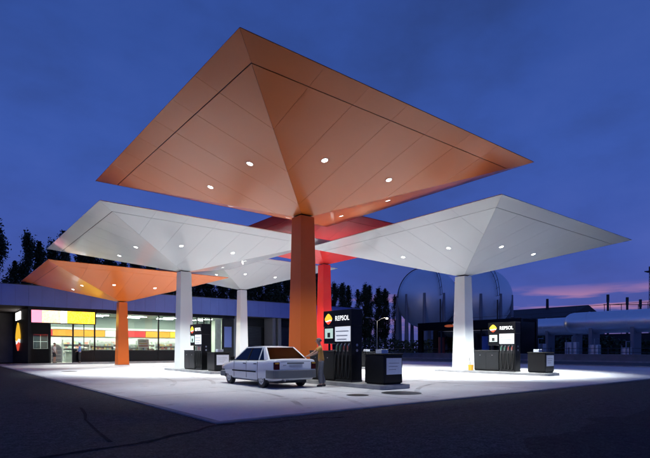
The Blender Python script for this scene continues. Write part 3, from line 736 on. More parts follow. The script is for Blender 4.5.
    ho = hm.build('hair', hair, T, smooth=True)
    f = MB(); f.tube([(0, (hy + head_tilt + .095) * k, 1.675 * k), (0, (hy + head_tilt + .122) * k, 1.645 * k), (0, (hy + head_tilt + .098) * k, 1.630 * k)], [.010, .016, .010], 8); f.build('nose', 'skin', T, smooth=True)
    for sx in (-1, 1):
        f = MB(); f.tube([(sx * .078 * k, (hy + head_tilt) * k, 1.635 * k), (sx * .088 * k, (hy + head_tilt - .01) * k, 1.66 * k), (sx * .082 * k, (hy + head_tilt) * k, 1.69 * k)], [.008, .016, .010], 8); f.build('ear', 'skin', T, smooth=True)
        box('eye', 'hair_dark', T, sx * .032 * k - .011, sx * .032 * k + .011, (hy + head_tilt + .088) * k, (hy + head_tilt + .104) * k, 1.672 * k, 1.681 * k)
    box('mouth', 'hair_dark', T, -.024, .024, (hy + head_tilt + .085) * k, (hy + head_tilt + .100) * k, 1.600 * k, 1.605 * k)
    return T
make_person('grey-haired man in ochre shirt and grey trousers reaching towards the car', (-1.36, -3.0, G), 0.90, 1.74,
            [((-.24, .16, 1.22), (-.20, .38, 1.13), (-.19, .46, 1.11)), ((.22, .24, 1.27), (.14, .47, 1.13), (.12, .55, 1.10))],
            [((-.11, .06, .50), (-.12, .0, .08)), ((.11, .02, .50), (.12, -.12, .08))], 'shirt_ochre', 'trousers_grey', 'hair_grey', lean=0.10, head_tilt=.02)
make_person('person in white top and black shorts standing in the shop doorway', (-4.02, 32.35, 0.142), math.radians(-120), 1.80,
            [((-.25, .02, 1.16), (-.22, .12, .95), (-.21, .15, .87)), ((.25, .02, 1.16), (.22, .14, .96), (.21, .18, .88))],
            [((-.11, .03, .50), (-.12, .0, .08)), ((.11, .05, .50), (.12, -.04, .08))], 'shirt_white', 'shorts_black', 'hair_dark', shorts=True)
make_person('person in blue shirt and dark trousers outside the shop window by the entrance', (-1.98, 32.1, 0.142), math.radians(80), 1.82,
            [((-.26, .04, 1.17), (-.2, .2, 1.02), (-.17, .26, 1.0)), ((.26, .04, 1.17), (.2, .2, 1.02), (.17, .26, 1.0))],
            [((-.11, .03, .50), (-.12, .0, .08)), ((.11, .05, .50), (.12, -.04, .08))], 'shirt_blue', 'shorts_black', 'hair_dark', short_sleeve=False)

# ------------------------------------------------------------------ the shop and garage building
B = thing('station_building', 'long low building with blue metal parapet, glazed shop and dark garage bays', 'building', (0, 0, 0))
FY = 32.6
PZ0, PZ1 = 5.14, 6.95
pm = MB().box(0.006, 0.994, 32.28, 32.32, PZ0, PZ1).mesh('parapet_panel', 'parapet_metal')
for x in range(-15, 33): link('parapet_panel', pm, B, (x, 0, 0))
box('parapet_core', 'black_matt', B, -15, 33, 32.325, 32.6, PZ0 + .02, PZ1 - .02)
box('parapet_coping', 'dark_grey', B, -15.02, 33.02, 32.25, 32.65, PZ1 + .001, PZ1 + .06)
box('roof', 'roof_dark', B, -15, 33, 32.61, 44, 5.16, 5.6)
box('lintel', 'black_steel', B, -6.02, 14.0, 32.40, 32.66, 4.80, PZ0)
box('back_wall', 'concrete_wall', B, -15, 33, 43.6, 44, 0, 5.15)
sw = box('side_wall', 'black_steel', B, -6.02, -5.85, FY, 43.58, 0, 5.14)
box('floor', 'shop_floor', B, -5.84, 13.9, FY + .05, 39.0, 0.02, 0.141)
box('inner_wall', 'shop_wall', B, -5.84, 13.9, 39.0, 39.2, 0.02, 4.79)
box('inner_wall', 'shop_wall', B, 13.72, 13.9, FY + .1, 38.99, 0.142, 4.79)
box('ceiling', 'shop_upper_dim', B, -5.84, 13.9, FY + .07, 39.2, 4.795, 4.95)
for x in (-3.5, 0.2, 3.9, 7.6, 11.3):
    for y in (34.4, 36.6):
        cl = box('ceiling_light', 'trim', B, x - .95, x + .95, y - .18, y + .18, 4.73, 4.794)
        box('tube', 'tube_light', cl, x - .9, x + .9, y - .13, y + .13, 4.715, 4.7295)
box('upper_wall_dim', 'shop_upper_dim', B, -5.83, 13.71, 38.80, 38.99, 3.60, 4.79); box('upper_wall_strip', 'shop_wall', B, -5.83, 13.71, 38.78, 38.798, 3.44, 3.66)  # dark panel added to make the upper back wall look dim, pale strip below
# glazing bays
mull = [-4.32, -2.45, -0.60, 2.0, 5.45, 9.05, 9.62, 10.38, 11.18, 12.60]
for x in mull: box('mullion', 'black_steel', B, x - .06, x + .06, FY - .06, FY + .08, .142, 4.79)
box('frame_rail', 'black_steel', B, -2.385, 9.56, FY - .05, FY + .06, 1.24, 1.30)
bays = [(-2.45, -.60), (-.60, 2.0), (2.0, 5.45), (5.45, 9.05)]
for a, b in bays:
    box('window_pane', 'shop_glass', B, a + .065, b - .065, FY - .005, FY + .005, 1.305, 4.78)
    box('base_panel', 'black_steel', B, a + .065, b - .065, FY - .03, FY + .05, .142, 1.235)
    box('plinth', 'kerb', B, a, b, FY - .10, FY - .065, .142, .20)
box('glazing_bar', 'black_steel', B, -1.56, -1.51, FY - .03, FY + .04, 1.305, 3.70)
box('window_pane', 'shop_glass', B, 9.11, 9.56, FY - .005, FY + .005, 1.305, 4.78); box('base_panel', 'black_steel', B, 9.11, 9.56, FY - .03, FY + .05, .142, 1.235)
# black portal with sign, service window and entrance door
box('portal_wall', 'black_matt', B, -5.84, -4.385, FY - .02, FY + .06, .142, 1.42); box('portal_wall', 'black_matt', B, -5.84, -4.385, FY - .02, FY + .06, 2.70, 4.79)
for a, b in ((-5.84, -5.62), (-4.50, -4.385)): box('portal_wall', 'black_steel', B, a, b, FY - .02, FY + .06, 1.421, 2.699)
for i in range(2):
    for j in range(2):
        box('window_pane', 'dark_glass', B, -5.61 + i * .56, -5.08 + i * .56, FY, FY + .01, 1.43 + j * .64, 2.05 + j * .64)
box('portal_post', 'black_steel', B, -6.06, -5.845, FY - .30, FY - .021, .0, 5.13); box('portal_post', 'black_steel', B, -.62, -.54, FY - .30, FY - .065, 3.7, 5.13)
sg = box('shop_sign', 'black_steel', B, -5.84, -.63, FY - .28, FY - .10, 3.66, 4.90)
for a, b, m_ in ((-5.80, -5.0, 'sign_pink'), (-4.99, -3.50, 'sign_cream'), (-3.49, -3.0, 'sign_white'), (-2.99, -.66, 'sign_yellow_face')):
    box('sign_face', m_, sg, a, b, FY - .30, FY - .281, 3.74, 4.83)
dr = box('door', 'black_steel', B, -4.26, -2.51, FY - .03, FY + .03, 2.52, 2.60)
box('door_pane', 'shop_glass', dr, -3.36, -2.52, FY + .08, FY + .09, .15, 2.515); box('door_pane', 'shop_glass', dr, -4.25, -2.52, FY - .004, FY + .004, 2.605, 3.64)
for x in (-3.38, -2.53): box('door_stile', 'steel', dr, x, x + .03, FY + .075, FY + .095, .15, 2.515)
# right-hand entrance with transom lights
for a, b in ((9.68, 10.32), (10.44, 11.12), (11.24, 12.54)): box('window_pane', 'shop_glass', B, a, b, FY - .005, FY + .005, 4.0 if b < 11.2 else .5, 4.76)
box('transom', 'black_steel', B, 9.68, 11.12, FY - .03, FY + .05, 3.88, 3.98)
box('door', 'black_steel', B, 10.44, 11.12, FY - .02, FY + .03, .142, 3.87); box('window_pane', 'shop_glass', B, 9.68, 10.32, FY - .005, FY + .005, 1.3, 3.87)
box('base_panel', 'black_steel', B, 9.68, 10.32, FY - .02, FY + .03, .142, 1.29); box('base_panel', 'black_steel', B, 11.24, 12.54, FY - .02, FY + .03, .142, .49)
box('blind', 'poster', B, 11.75, 12.5, FY + .12, FY + .14, .5, 4.7)
box('wall', 'charcoal', B, 12.66, 14.0, FY - .02, FY + .09, .142, 5.13); box('wall_panel', 'blue_panel', B, 12.80, 13.70, FY - .045, FY - .021, 1.6, 3.9)
# garage bays
for x0, x1 in ((16.0, 19.0), (20.5, 26.0), (26.6, 32.2)):
    sh = MB(); nsl = 22; z0_, z1_ = .02, 4.1
    for i in range(nsl):
        a = z0_ + (z1_ - z0_) * i / nsl; b = z0_ + (z1_ - z0_) * (i + 1) / nsl
        sh.add([(x0, 35.0, a), (x1, 35.0, a), (x1, 34.965, a + .04), (x0, 34.965, a + .04), (x1, 34.965, b - .04), (x0, 34.965, b - .04), (x1, 35.0, b), (x0, 35.0, b)], [(0, 1, 2, 3), (3, 2, 4, 5), (5, 4, 6, 7)])
    sh.build('roller_shutter', 'shutter', B)
box('garage_wall', 'charcoal', B, 14.0, 33, 35.05, 35.2, 0, 5.13); box('garage_lintel', 'charcoal', B, 14.0, 33, 34.6, 34.96, 4.12, 5.13)
for x in (14.0, 19.2, 20.0, 26.1, 32.4): box('pier', 'fence_blue', B, x, x + .42, 32.66, 34.59, 0, 5.12)
box('end_wall', 'concrete_wall', B, 32.82, 33, 32.62, 43.59, 0, 5.13)
# badge and white panel on the side wall
w = box('side_sign', 'sign_white', B, -6.06, -6.021, 37.3, 40.9, 4.25, 5.0)
bd = thing('wall_emblem', 'lit yellow, white and red badge on the black side wall of the shop', 'sign', (-6.025, 39.1, 2.6), -math.pi / 2)
emblem(bd, 3.4, 2.8, 0, 0, 0, .06)

# shop fittings
def band(x0, x1, m_): return tag(MB().box(x0, x1, 38.86, 38.98, 2.72, 3.42).build('wall_banner', m_), None)
for x0, x1, m_, lb in ((-5.6, -3.1, 'band_red', 'red banner strip on the shop back wall, behind the entrance'), (-3.05, 1.9, 'band_orange', 'long orange banner strip on the shop back wall'),
                   (1.95, 3.0, 'poster', 'short white banner strip on the shop back wall'), (3.05, 6.2, 'band_red', 'red banner strip on the back wall seen past the orange column'),
                   (6.25, 9.0, 'band_orange', 'orange banner strip between a red and a yellow one'), (9.05, 13.6, 'band_yellow', 'yellow banner strip at the end of the shop')):
    tag(band(x0, x1, m_), lb, 'banner', 'banner strips on the shop back wall')
def shelf_unit(x, y, w_, h_, lab, seed):
    rnd = random.Random(seed)
    T = thing('shelf_unit', lab, 'shelf', (x, y, .142), 0, 'shelf units in the shop')
    box('back_panel', 'shelf_metal', T, 0, w_, .42, .45, 0, h_)
    for xx in (0, w_ - .03): box('upright', 'shelf_metal', T, xx, xx + .03, 0, .419, 0, h_)
    nsh = 5
    for i in range(nsh):
        z = .1 + i * (h_ - .15) / nsh; sf = box('shelf_board', 'shelf_metal', T, .031, w_ - .031, .0, .418, z, z + .03)
        xx = .06
        while xx < w_ - .25:
            bw = rnd.uniform(.10, .34); bh = rnd.uniform(.12, .28)
            if xx + bw > w_ - .05: break
            box('pack', rnd.choice(PACK), sf, xx, xx + bw - .02, rnd.uniform(.02, .08), .38, z + .031, z + .03 + bh); xx += bw
for i, (x, y, w_, h_, lab) in enumerate([(-0.4, 35.2, 2.2, 1.95, 'grocery shelf unit behind the first window past the entrance'), (3.0, 34.6, 2.2, 1.75, 'grocery shelf unit in the window right of the orange column'),
                        (6.0, 35.0, 2.4, 1.95, 'grocery shelf unit in the window left of the white column'), (9.3, 36.2, 2.0, 2.0, 'grocery shelf unit at the far end of the shop'),
                        (1.0, 37.9, 3.0, 2.2, 'tall shelf unit against the back wall, behind the orange column'), (5.0, 37.9, 3.6, 2.2, 'tall shelf unit under the red and orange banners'), (-2.3, 37.9, 2.6, 2.2, 'tall shelf unit against the back wall, behind the blue-shirted person')]):
    shelf_unit(x, y, w_, h_, lab, i)
t = thing('shop_counter', 'pale shop counter with till just inside the entrance', 'counter', (-2.6, 35.0, .142))
box('body', 'shop_wall', t, 0, 1.8, 0, .6, 0, 1.0, .02); box('top', 'shelf_metal', t, -.04, 1.84, -.04, .64, 1.001, 1.04, .01); box('till', 'dark_grey', t, .6, 1.0, .15, .5, 1.041, 1.30, .02)
t = thing('display_stand', 'grey arched display stand in the shop entrance', 'display stand', (-3.55, 34.2, .142))
P = [(-.5, 0)] + [(.5 * math.cos(math.pi - a * math.pi / 12), 1.2 + .5 * math.sin(a * math.pi / 12)) for a in range(13)] + [(.5, 0)]
MB().prism(P, 0, .35, 'y').build('frame', 'shelf_metal', t, bevel=.02)
for i in range(4): box('panel', 'galv', t, -.38, .38, -.012, -.001, .12 + i * .34, .38 + i * .34)
for i, (x, z, w_, h_, lab) in enumerate([(3.4, 1.5, 1.1, .9, 'white poster in the window right of the orange column'), (7.4, 1.45, .9, 1.15, 'pale poster in the window left of the white column')]):
    t = thing('poster', lab, 'poster', (x, FY + .03, z)); box('sheet', 'poster', t, 0, w_, 0, .006, 0, h_)
    for k in range(3): box('print', PACK[(i * 3 + k) % 8], t, .08, w_ - .08 - .1 * k, -.003, -.0005, h_ * (.18 + .26 * k), h_ * (.30 + .26 * k))

# ------------------------------------------------------------------ poplars
def poplar_variant(seed, dens, spread):
    rnd = random.Random(seed); H = 19.0
    tr = MB(); tr.tube([(0, 0, 0), (.05, .0, 4), (-.05, .05, 9), (.05, 0, 14), (0, 0, 18.4)], [.34, .26, .18, .10, .02], 8)
    lv = []; lf = []; lm = MB()
    for b in range(46):
        z = 1.8 + (H - 3.4) * (b / 46) ** 0.95; t = rnd.uniform(0, 2 * math.pi); rr = spread * (1 - ((z - 6.5) / 13.5) ** 2 * .85) * rnd.uniform(.55, 1.15)
        ln = rnd.uniform(1.8, 3.6) * (1 - .35 * z / H); tip = Vector((math.cos(t) * rr, math.sin(t) * rr, z + ln)); base = Vector((0, 0, z)); mid = base.lerp(tip, .5) + Vector((math.cos(t), math.sin(t), -.3)) * .25 * rr
        tr.tube([base, mid, tip], [.05, .03, .008], 4, caps=False)
        nl = int(dens * rnd.uniform(.3, 1.5))
        for i in range(nl):
            u = rnd.uniform(.25, 1.12); p = (base.lerp(mid, u * 2) if u < .5 else mid.lerp(tip, u * 2 - 1)) + Vector((rnd.gauss(0, .26), rnd.gauss(0, .26), rnd.gauss(0, .38)))
            a = Vector((rnd.gauss(0, 1), rnd.gauss(0, 1), rnd.gauss(0, 1))).normalized(); c = a.orthogonal().normalized(); c = Matrix.Rotation(rnd.uniform(0, 6.3), 3, a) @ c; d = a.cross(c); s_ = rnd.uniform(.09, .20)
            o = len(lv); lv += [p - c * s_, p + d * s_ * .7, p + c * s_, p - d * s_ * .7]; lf.append((o, o + 1, o + 2, o + 3))
    for i in range(int(dens * 5)):                # leader
        p = Vector((rnd.gauss(0, .14), rnd.gauss(0, .14), H - 3.4 + rnd.uniform(0, 3.8))); o = len(lv); s_ = rnd.uniform(.08, .17)
        lv += [p + Vector((s_, 0, -s_)), p + Vector((0, s_, 0)), p + Vector((-s_, 0, s_)), p + Vector((0, -s_, .5 * s_))]; lf.append((o, o + 1, o + 2, o + 3))
    me = bpy.data.meshes.new('crown'); me.from_pydata([tuple(v) for v in lv], [], lf); me.materials.append(M['leaf'])
    return tr.mesh('trunk', 'bark', smooth=True), me
PV = [poplar_variant(11, 190, 1.2), poplar_variant(12, 240, 1.35), poplar_variant(13, 150, 1.1), poplar_variant(14, 80, 1.2), poplar_variant(15, 210, 1.05)]
def poplar(x, y, h, k, lab, wid=1.0):
    T = thing('poplar_tree', lab, 'tree', (x, y, 0), random.uniform(0, 6.28), 'row of poplars behind the station')
    s_ = h / 19.0; T.scale = (s_ * wid * 1.2, s_ * wid * 1.2, s_); link('trunk', PV[k][0], T); link('crown', PV[k][1], T)
# left group, seen over the end of the building
for x, y, h, k, lab, wd in ((-5.2, 72.3, 20.3, 1, 'tall dark poplar, the outermost of the row, past the shop end', 1.0), (-2.6, 74, 15.0, 2, 'short poplar beside the outermost tall one', .9), (-.9, 74, 19.6, 0, 'slim poplar leading the pair over the orange canopy tip', .8),
                        (.9, 75, 18.6, 4, 'slim poplar of the pair over the orange canopy tip', .8), (3.2, 76, 19.0, 1, 'full poplar behind the left tip of the low orange canopy', .95), (4.9, 76.5, 21.2, 4, 'spiky tall poplar behind the white canopy corner', .75)):
    poplar(x, y, h, k, lab, wd)
random.seed(21)
x = 7.5; i = 0
while x < 66:
    poplar(x, 77 + random.uniform(-1, 1) + x * .08, random.uniform(17.0, 20.5), [0, 1, 4, 0, 1][i % 5], 'dark poplar in the dense row above the blue parapet', random.uniform(1.0, 1.25)); x += random.uniform(2.2, 3.0); i += 1
for x, y, h, k, wd, lab in ((68.5, 84, 19.5, 1, 1.0, 'dense poplar right beside the red column'), (71.2, 84, 18.6, 0, 1.0, 'dense poplar second from the red column'), (74.0, 84, 18.9, 4, 1.0, 'slim poplar third from the red column'), (76.6, 84.5, 18.5, 2, .9, 'thin poplar above the corner of the black pump'),
                        (79.2, 83.5, 17.6, 3, .9, 'sparse poplar with sky showing through beside the pump corner'), (81.3, 83, 18.8, 1, 1.0, 'broad dark poplar left of the lit street lamp'), (83.5, 83.5, 19.0, 0, .9, 'dark poplar directly behind the street lamp'),
                        (86.6, 83, 18.2, 1, 1.0, 'dark poplar right of the street lamp'), (89.0, 82.6, 18.4, 4, .9, 'slim poplar beside the left gas sphere'), (92.3, 82, 17.0, 3, .8, 'sparse poplar in front of the left gas sphere edge')):
    poplar(x, y, h, k, lab, wd)

# ------------------------------------------------------------------ gas works beyond the road
def gas_sphere(x, y, zc, R, lab):
    T = thing('gas_sphere', lab, 'storage tank', (x, y, 0), 0.3, 'spherical gas tanks')
    vs = []; fs = []; a_, b_ = 32, 48
    for i in range(a_ + 1):
        th = math.pi * i / a_
        for j in range(b_): ph = 2 * math.pi * j / b_; vs.append((R * math.sin(th) * math.cos(ph), R * math.sin(th) * math.sin(ph), zc + R * math.cos(th)))
    for i in range(a_):
        for j in range(b_): fs.append((i * b_ + j, i * b_ + (j + 1) % b_, (i + 1) * b_ + (j + 1) % b_, (i + 1) * b_ + j))
    sh = MB().add(vs, fs).build('shell', 'sphere_paint', T, smooth=True)
    for j in range(10):
        t = 2 * math.pi * (j + .5) / 10; px, py = R * .985 * math.cos(t), R * .985 * math.sin(t)
        MB().tube([(px, py, 0), (px, py, zc + .6)], [.62, .34], 10).build('leg', 'leg_paint', T, smooth=True)
    rl = MB()                                    # meridian stairway with handrail
    for off in (0.0, 1.0):
        rl.tube([((R + .35 + off) * math.cos(t) * math.cos(-2.35), (R + .35 + off) * math.cos(t) * math.sin(-2.35), zc + (R + .35 + off) * math.sin(t)) for t in [i * math.pi / 2 / 14 for i in range(15)]], .07, 5)
    for i in range(0, 15, 2):
        t = i * math.pi / 28; c0, s0 = math.cos(t), math.sin(t); rl.tube([((R + q) * c0 * math.cos(-2.35), (R + q) * c0 * math.sin(-2.35), zc + (R + q) * s0) for q in (0, 1.35)], .05, 4)
    for sgn in (-1, 1):
        aa = -2.35 + sgn * 1.52
        rl.tube([((R + .3) * math.cos(t) * math.cos(aa), (R + .3) * math.cos(t) * math.sin(aa), zc + (R + .3) * math.sin(t)) for t in [i * math.pi / 2 / 14 for i in range(15)]], .13, 5)
    rl.build('stair_rail', 'dark_iron', T)
    pf = MB(); pf.tube([(0, 0, zc + R - .1), (0, 0, zc + R + .25)], 1.6, 16); pf.build('top_platform', 'dark_iron', T)
    for j in range(8):
        t = 2 * math.pi * j / 8; MB().tube([(1.5 * math.cos(t), 1.5 * math.sin(t), zc + R + .25), (1.5 * math.cos(t), 1.5 * math.sin(t), zc + R + 1.3)], .05, 5).build('rail_post', 'dark_iron', T)
    MB().tube([(1.5 * math.cos(2 * math.pi * j / 16), 1.5 * math.sin(2 * math.pi * j / 16), zc + R + 1.3) for j in range(17)], .05, 5).build('hand_rail', 'dark_iron', T)
    MB().tube([(-R * .75, -R * .75, zc - 1), (-R * .75, -R * .75, 3), (-R * .75, -R * .75, 0)], .18, 6).build('drop_pipe', 'dark_iron', T)
gas_sphere(89.9, 68.0, 14.9, 8.0, 'pale gas sphere on legs nearer to the poplars')
gas_sphere(101.0, 59.3, 14.7, 8.2, 'pale gas sphere on legs nearer to the long tanks')

def bullet_tank(cx, y0, y1, zc, R, lab, nleg):
    T = thing('gas_tank', lab, 'storage tank', (cx, y0, 0), 0, 'long cylindrical gas tanks')
    Ln = y1 - y0; prof = [(0.01, 0), (R * .45, .12 * R), (R * .75, .33 * R), (R * .93, .62 * R), (R, 1.0 * R), (R, Ln - R), (R * .93, Ln - .62 * R), (R * .75, Ln - .33 * R), (R * .45, Ln - .12 * R), (.01, Ln)]
    ns = 40; vs = [(r_ * math.cos(2 * math.pi * j / ns), y, zc + r_ * math.sin(2 * math.pi * j / ns)) for r_, y in prof for j in range(ns)]
    MB().add(vs, [(a * ns + j, a * ns + (j + 1) % ns, (a + 1) * ns + (j + 1) % ns, (a + 1) * ns + j) for a in range(len(prof) - 1) for j in range(ns)]).build('shell', 'tank_white', T, smooth=True, angle=60)
    for i in range(nleg):
        y = R + (Ln - 2 * R) * (i + .5) / nleg
        MB().prism([(-R * .8, 0), (R * .8, 0), (R * .85, zc - R * .45), (-R * .85, zc - R * .45)], y - .22, y + .22, 'y').build('saddle', 'leg_paint', T)
        MB().tube([(R * (1.012) * math.cos(2 * math.pi * j / 24), y + .6, zc + R * 1.012 * math.sin(2 * math.pi * j / 24)) for j in range(25)], .035, 5).build('weld_band', 'tank_white', T)
    MB().tube([(0, Ln * .5, zc + R - .05), (0, Ln * .5, zc + R + .55)], .35, 12).build('manway', 'dark_iron', T)
    wk = MB(); wk.tube([(0.3, R, zc + R + .9), (.3, Ln - R, zc + R + .9)], .035, 5)
    for i in range(9): y = R + (Ln - 2 * R) * i / 8; wk.tube([(.3, y, zc + R - .05), (.3, y, zc + R + .9)], .03, 5)
    wk.build('walkway_rail', 'dark_iron', T)
    MB().tube([(-R - .15, R * .9, 0), (-R - .15, R * .9, zc)], .07, 6).build('stand_pipe', 'galv', T)
bullet_tank(61.5, -22.0, 18.2, 5.2, 1.55, 'long pale cylindrical gas tank with rounded end, nearer the road', 7)
bullet_tank(69.0, 16.0, 46.0, 5.2, 1.42, 'long pale cylindrical gas tank farther back behind the black car wash', 6)
for i, (x, y, w_, h_) in enumerate([(58.6, 15.2, 1.6, 2.4), (58.8, 12.4, 1.2, 2.0), (59.0, 20.2, 2.2, 2.2), (58.4, 23.6, 1.4, 2.6), (59.0, 8.6, 1.0, 1.6)]):
    t = thing('gas_pump_unit', ['pale pipe cabinet below the rounded tank end', 'short pipe cabinet under the nearer tank', 'wide pipe cabinet between the two tanks', 'tall pipe cabinet beside the car wash end', 'small pipe cabinet under the long tank'][i], 'pipe cabinet', (x, y, 0))
    box('body', 'tank_white', t, 0, 1.0, 0, w_, .3, h_, .03); box('foot', 'dark_iron', t, .1, .9, .1, w_ - .1, 0, .3)
    MB().tube([(-.2, w_ * .3, 0), (-.2, w_ * .3, h_ + .8), (1.2, w_ * .3, h_ + .8)], .08, 6).build('pipe', 'galv', t); MB().tube([(-.25, w_ * .8, 0), (-.25, w_ * .8, h_ + .3)], .06, 6).build('pipe', 'leg_paint', t)
# low boundary wall and railing along the road
t = thing('boundary_wall', 'low pale concrete wall along the far side of the road', 'wall', (46.0, -60, 0)); box('wall', 'concrete_wall', t, 0, .3, 0, 110, 0, .75); box('coping', 'kerb', t, -.05, .35, 0, 110, .751, .82)
t = thing('railing_fence', 'dark railing fence in front of the gas tanks', 'fence', (56.0, -60, 0)); r = MB()
for zz in (.5, 1.0, 1.5): r.tube([(0, 0, zz), (0, 130, zz)], .03, 5)
r.build('rail', 'dark_iron', t); pm_ = MB().box(-.04, .04, -.04, .04, 0, 1.65).mesh('post', 'dark_iron')
for i in range(53): link('post', pm_, t, (0, i * 2.5, 0))

t = thing('sky_glow_screen', 'dark screen added behind the gas tanks to shut out the horizon glow', 'wall', (78, -70, 0)); box('wall', 'roof_dark', t, 0, .3, 0, 115, 0, 3.9); box('coping', 'dark_iron', t, -.05, .35, 0, 115, 3.901, 4.0)  # added backdrop, blocks the pink sky that showed beneath the tanks
# ------------------------------------------------------------------ black car wash portal
t = thing('car_wash', 'long black car wash portal with glazed open bays', 'car wash', (53.4, 20.5, 0)); D_, LN = 4.6, 19.2
for x in (0, D_ - .5):
    for y in (0, LN - .9): box('post', 'black_steel', t, x, x + .5, y, y + .9, 0, 4.55)
    box('fascia', 'black_steel', t, x + (-.03 if x == 0 else .02), x + (.48 if x == 0 else .53), 0, LN, 4.56, 5.9, .02)
box('roof', 'black_matt', t, .49, D_ - .49, .03, LN - .03, 5.4, 5.8); box('end_panel', 'black_steel', t, .51, D_ - .51, .1, .3, 0, 5.39)
for y in (4.6, 9.4, 14.2):
    box('post', 'dark_iron', t, .1, .3, y, y + .2, 0, 4.55)
    box('post', 'dark_iron', t, D_ - .3, D_ - .1, y, y + .2, 0, 4.55)
for i in range(3): box('glass_panel', 'dark_glass', t, D_ - .22, D_ - .18, 4.85 + i * 4.8, 9.35 + i * 4.8 if i < 2 else 18.2, .9, 4.5)
for i, (y, m_) in enumerate([(6.6, 'shirt_blue'), (11.2, 'shirt_blue'), (15.0, 'nozzle_red')]):
    br = MB(); prof = []
    br.tube([(1.2 + (i % 2) * 2.0, y, .5), (1.2 + (i % 2) * 2.0, y, 3.4)], [.55, .55], 16); br.build('brush', m_, t)
# small orange and white mark on the fascia
mk = MB(); mk.prism([(12.5 + 1.0 * math.cos(k * math.pi / 10), 5.20 + .22 * math.sin(k * math.pi / 10)) for k in range(20)], -.05, -.032, 'x'); mk.build('fascia_mark', 'logo_dim_red', t)
mk = MB(); mk.prism([(11.0, 4.95), (11.5, 4.95), (11.9, 5.50), (11.4, 5.50)], -.05, -.032, 'x'); mk.build('fascia_mark', 'logo_dim_white', t)

# ------------------------------------------------------------------ street lamp, masts, far shed
t = thing('street_lamp', 'double-armed street lamp with one lit head in front of the poplars', 'street lamp', (54.8, 51.2, 0))
MB().tube([(0, 0, 0), (0, 0, 6.9)], [.11, .07], 10).build('pole', 'galv', t, smooth=True)
for s_, nm in ((1, 'lit'), (-1, 'unlit')):
    d = Vector((.785, -.619, 0)) * s_; pts = [Vector((0, 0, 6.8)) + d * (1.7 * u) + Vector((0, 0, .75 * math.sin(u * math.pi / 2))) for u in [i / 8 for i in range(9)]]
    MB().tube(pts, .045, 8).build('arm', 'galv', t, smooth=True); e = pts[-1]
    hd = MB().tube([e - d * .1, e + d * .25, e + d * .55], [.06, .14, .07], 10).build('lamp_head', 'galv', t, smooth=True)
    if s_ > 0:
        v = [(e + d * (.24 + .17 * math.cos(j * math.pi / 8)) + Vector((-.619, -.785, 0)) * .16 * math.sin(j * math.pi / 8) + Vector((0, 0, -.13))) for j in range(16)]
        w_ = [p + Vector((0, 0, -.16)) for p in v]
        MB().add(v + w_, [list(range(16)), list(range(16, 32))[::-1]] + [(j, (j + 1) % 16, 16 + (j + 1) % 16, 16 + j) for j in range(16)]).build('lamp_lens', 'lamp_lit', t)
        ld = bpy.data.lights.new('street_bulb', 'POINT'); ld.energy = 700; ld.color = (1, .85, .6); ld.shadow_soft_size = .15
        lo = bpy.data.objects.new('street_bulb', ld); C.objects.link(lo); lo.parent = t; lo.location = e + d * .25 + Vector((0, 0, -.45))
for (x, y, h, lab) in ((84.6, 21.3, 11.4, 'dark vent stack behind the long tank, with red tip lamp'), (87.4, 19.1, 10.9, 'plain dark vent stack, middle one behind the long tank'), (89.3, 17.6, 10.5, 'shortest dark vent stack behind the long tank')):
    t = thing('vent_stack', lab, 'vent stack', (x, y, 0)); MB().tube([(0, 0, 0), (0, 0, h)], .20, 10).build('pipe', 'dark_iron', t); MB().tube([(0, 0, h - 1.3), (0, 0, h + .05)], .25, 10).build('sleeve', 'dark_iron', t)
t = thing('pipe_bridge', 'dark horizontal pipe rack linking the vent stacks', 'pipe rack', (84.6, 21.3, 0)); r = MB()
for zz in (8.3, 9.6): r.tube([(-.6, .5, zz), (9.5, -7.4, zz)], .07, 5)
for k in range(5): u = k / 4; r.tube([(-.5 + 9.9 * u, .4 - 7.7 * u, 0), (-.5 + 9.9 * u, .4 - 7.7 * u, 9.7)], .06, 5)
r.build('pipe', 'dark_iron', t)
t = thing('flood_mast', 'tall lattice floodlight mast beyond the long tank', 'mast', (90.6, 16.2, 0))
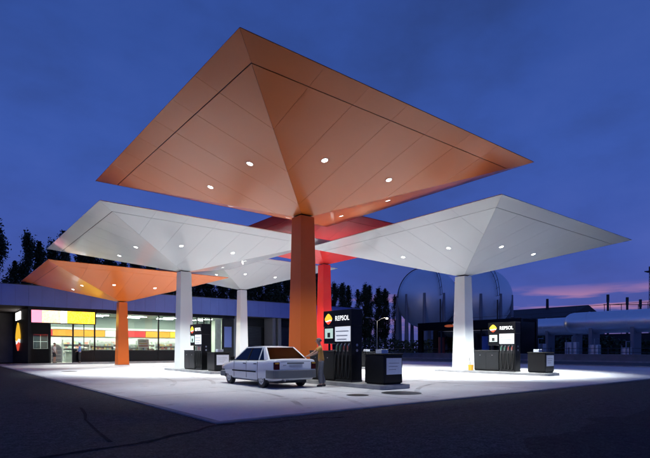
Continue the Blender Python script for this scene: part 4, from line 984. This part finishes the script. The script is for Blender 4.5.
for sx, sy in ((-.35, -.35), (.35, -.35), (.35, .35), (-.35, .35)): MB().tube([(sx, sy, 0), (sx * .8, sy * .8, 16.2)], .06, 5).build('post', 'dark_iron', t)
br = MB()
for i in range(16):
    a = 1 if i % 2 else -1; br.tube([(-.33 * a, -.33, i), (.33 * a, -.33, i + 1)], .03, 4); br.tube([(-.33, -.33 * a, i), (-.33, .33 * a, i + 1)], .03, 4); br.tube([(.33 * a, .33, i), (-.33 * a, .33, i + 1)], .03, 4)
br.build('bracing', 'dark_iron', t); box('platform', 'dark_iron', t, -.9, .9, -.9, .9, 15.6, 15.75)
for a in (-.6, .6): box('flood_lamp', 'dark_iron', t, a - .25, a + .25, -.2, .2, 15.76, 16.5)
t = thing('warehouse', 'long dark warehouse roof on the horizon behind the tanks', 'warehouse', (140, 40, 0))
MB().prism([(9, 0), (60, 0), (60, 10.8), (9, 10.8)], -12, 12, 'x').build('wall', 'concrete_wall', t)
MB().prism([(-12.6, 10.7), (12.6, 10.7), (0, 14.6)], 8.5, 60.5, 'y').build('roof', 'roof_dark', t)
for y in (38, 20): MB().tube([(-2, y, 13), (-2, y, 17.2)], [.45, .38], 10).build('chimney', 'roof_dark', t)
# scrub along the far boundary: one mass
rnd = random.Random(5); lv = []; lf = []
for i in range(16000):
    y = rnd.uniform(-60, 130); hh = 3.6 + 1.6 * mnoise.noise((y * .11, 0, 0)) + .8 * mnoise.noise((y * .5, 3, 0))
    p = Vector((75 + rnd.gauss(0, 1.0), y, abs(rnd.uniform(0, 1)) * max(.5, hh))); a = Vector((rnd.gauss(0, 1), rnd.gauss(0, 1), rnd.gauss(0, 1))).normalized(); c = a.orthogonal().normalized(); d = a.cross(c); s_ = rnd.uniform(.15, .35); o = len(lv)
    lv += [p - c * s_, p + d * s_, p + c * s_, p - d * s_]; lf.append((o, o + 1, o + 2, o + 3))
me = bpy.data.meshes.new('scrub'); me.from_pydata([tuple(v) for v in lv], [], lf); me.materials.append(M['leaf']); o = link('scrub', me)
tag(o, 'dark low scrub along the edge of the gas works', 'scrub', None, 'stuff')
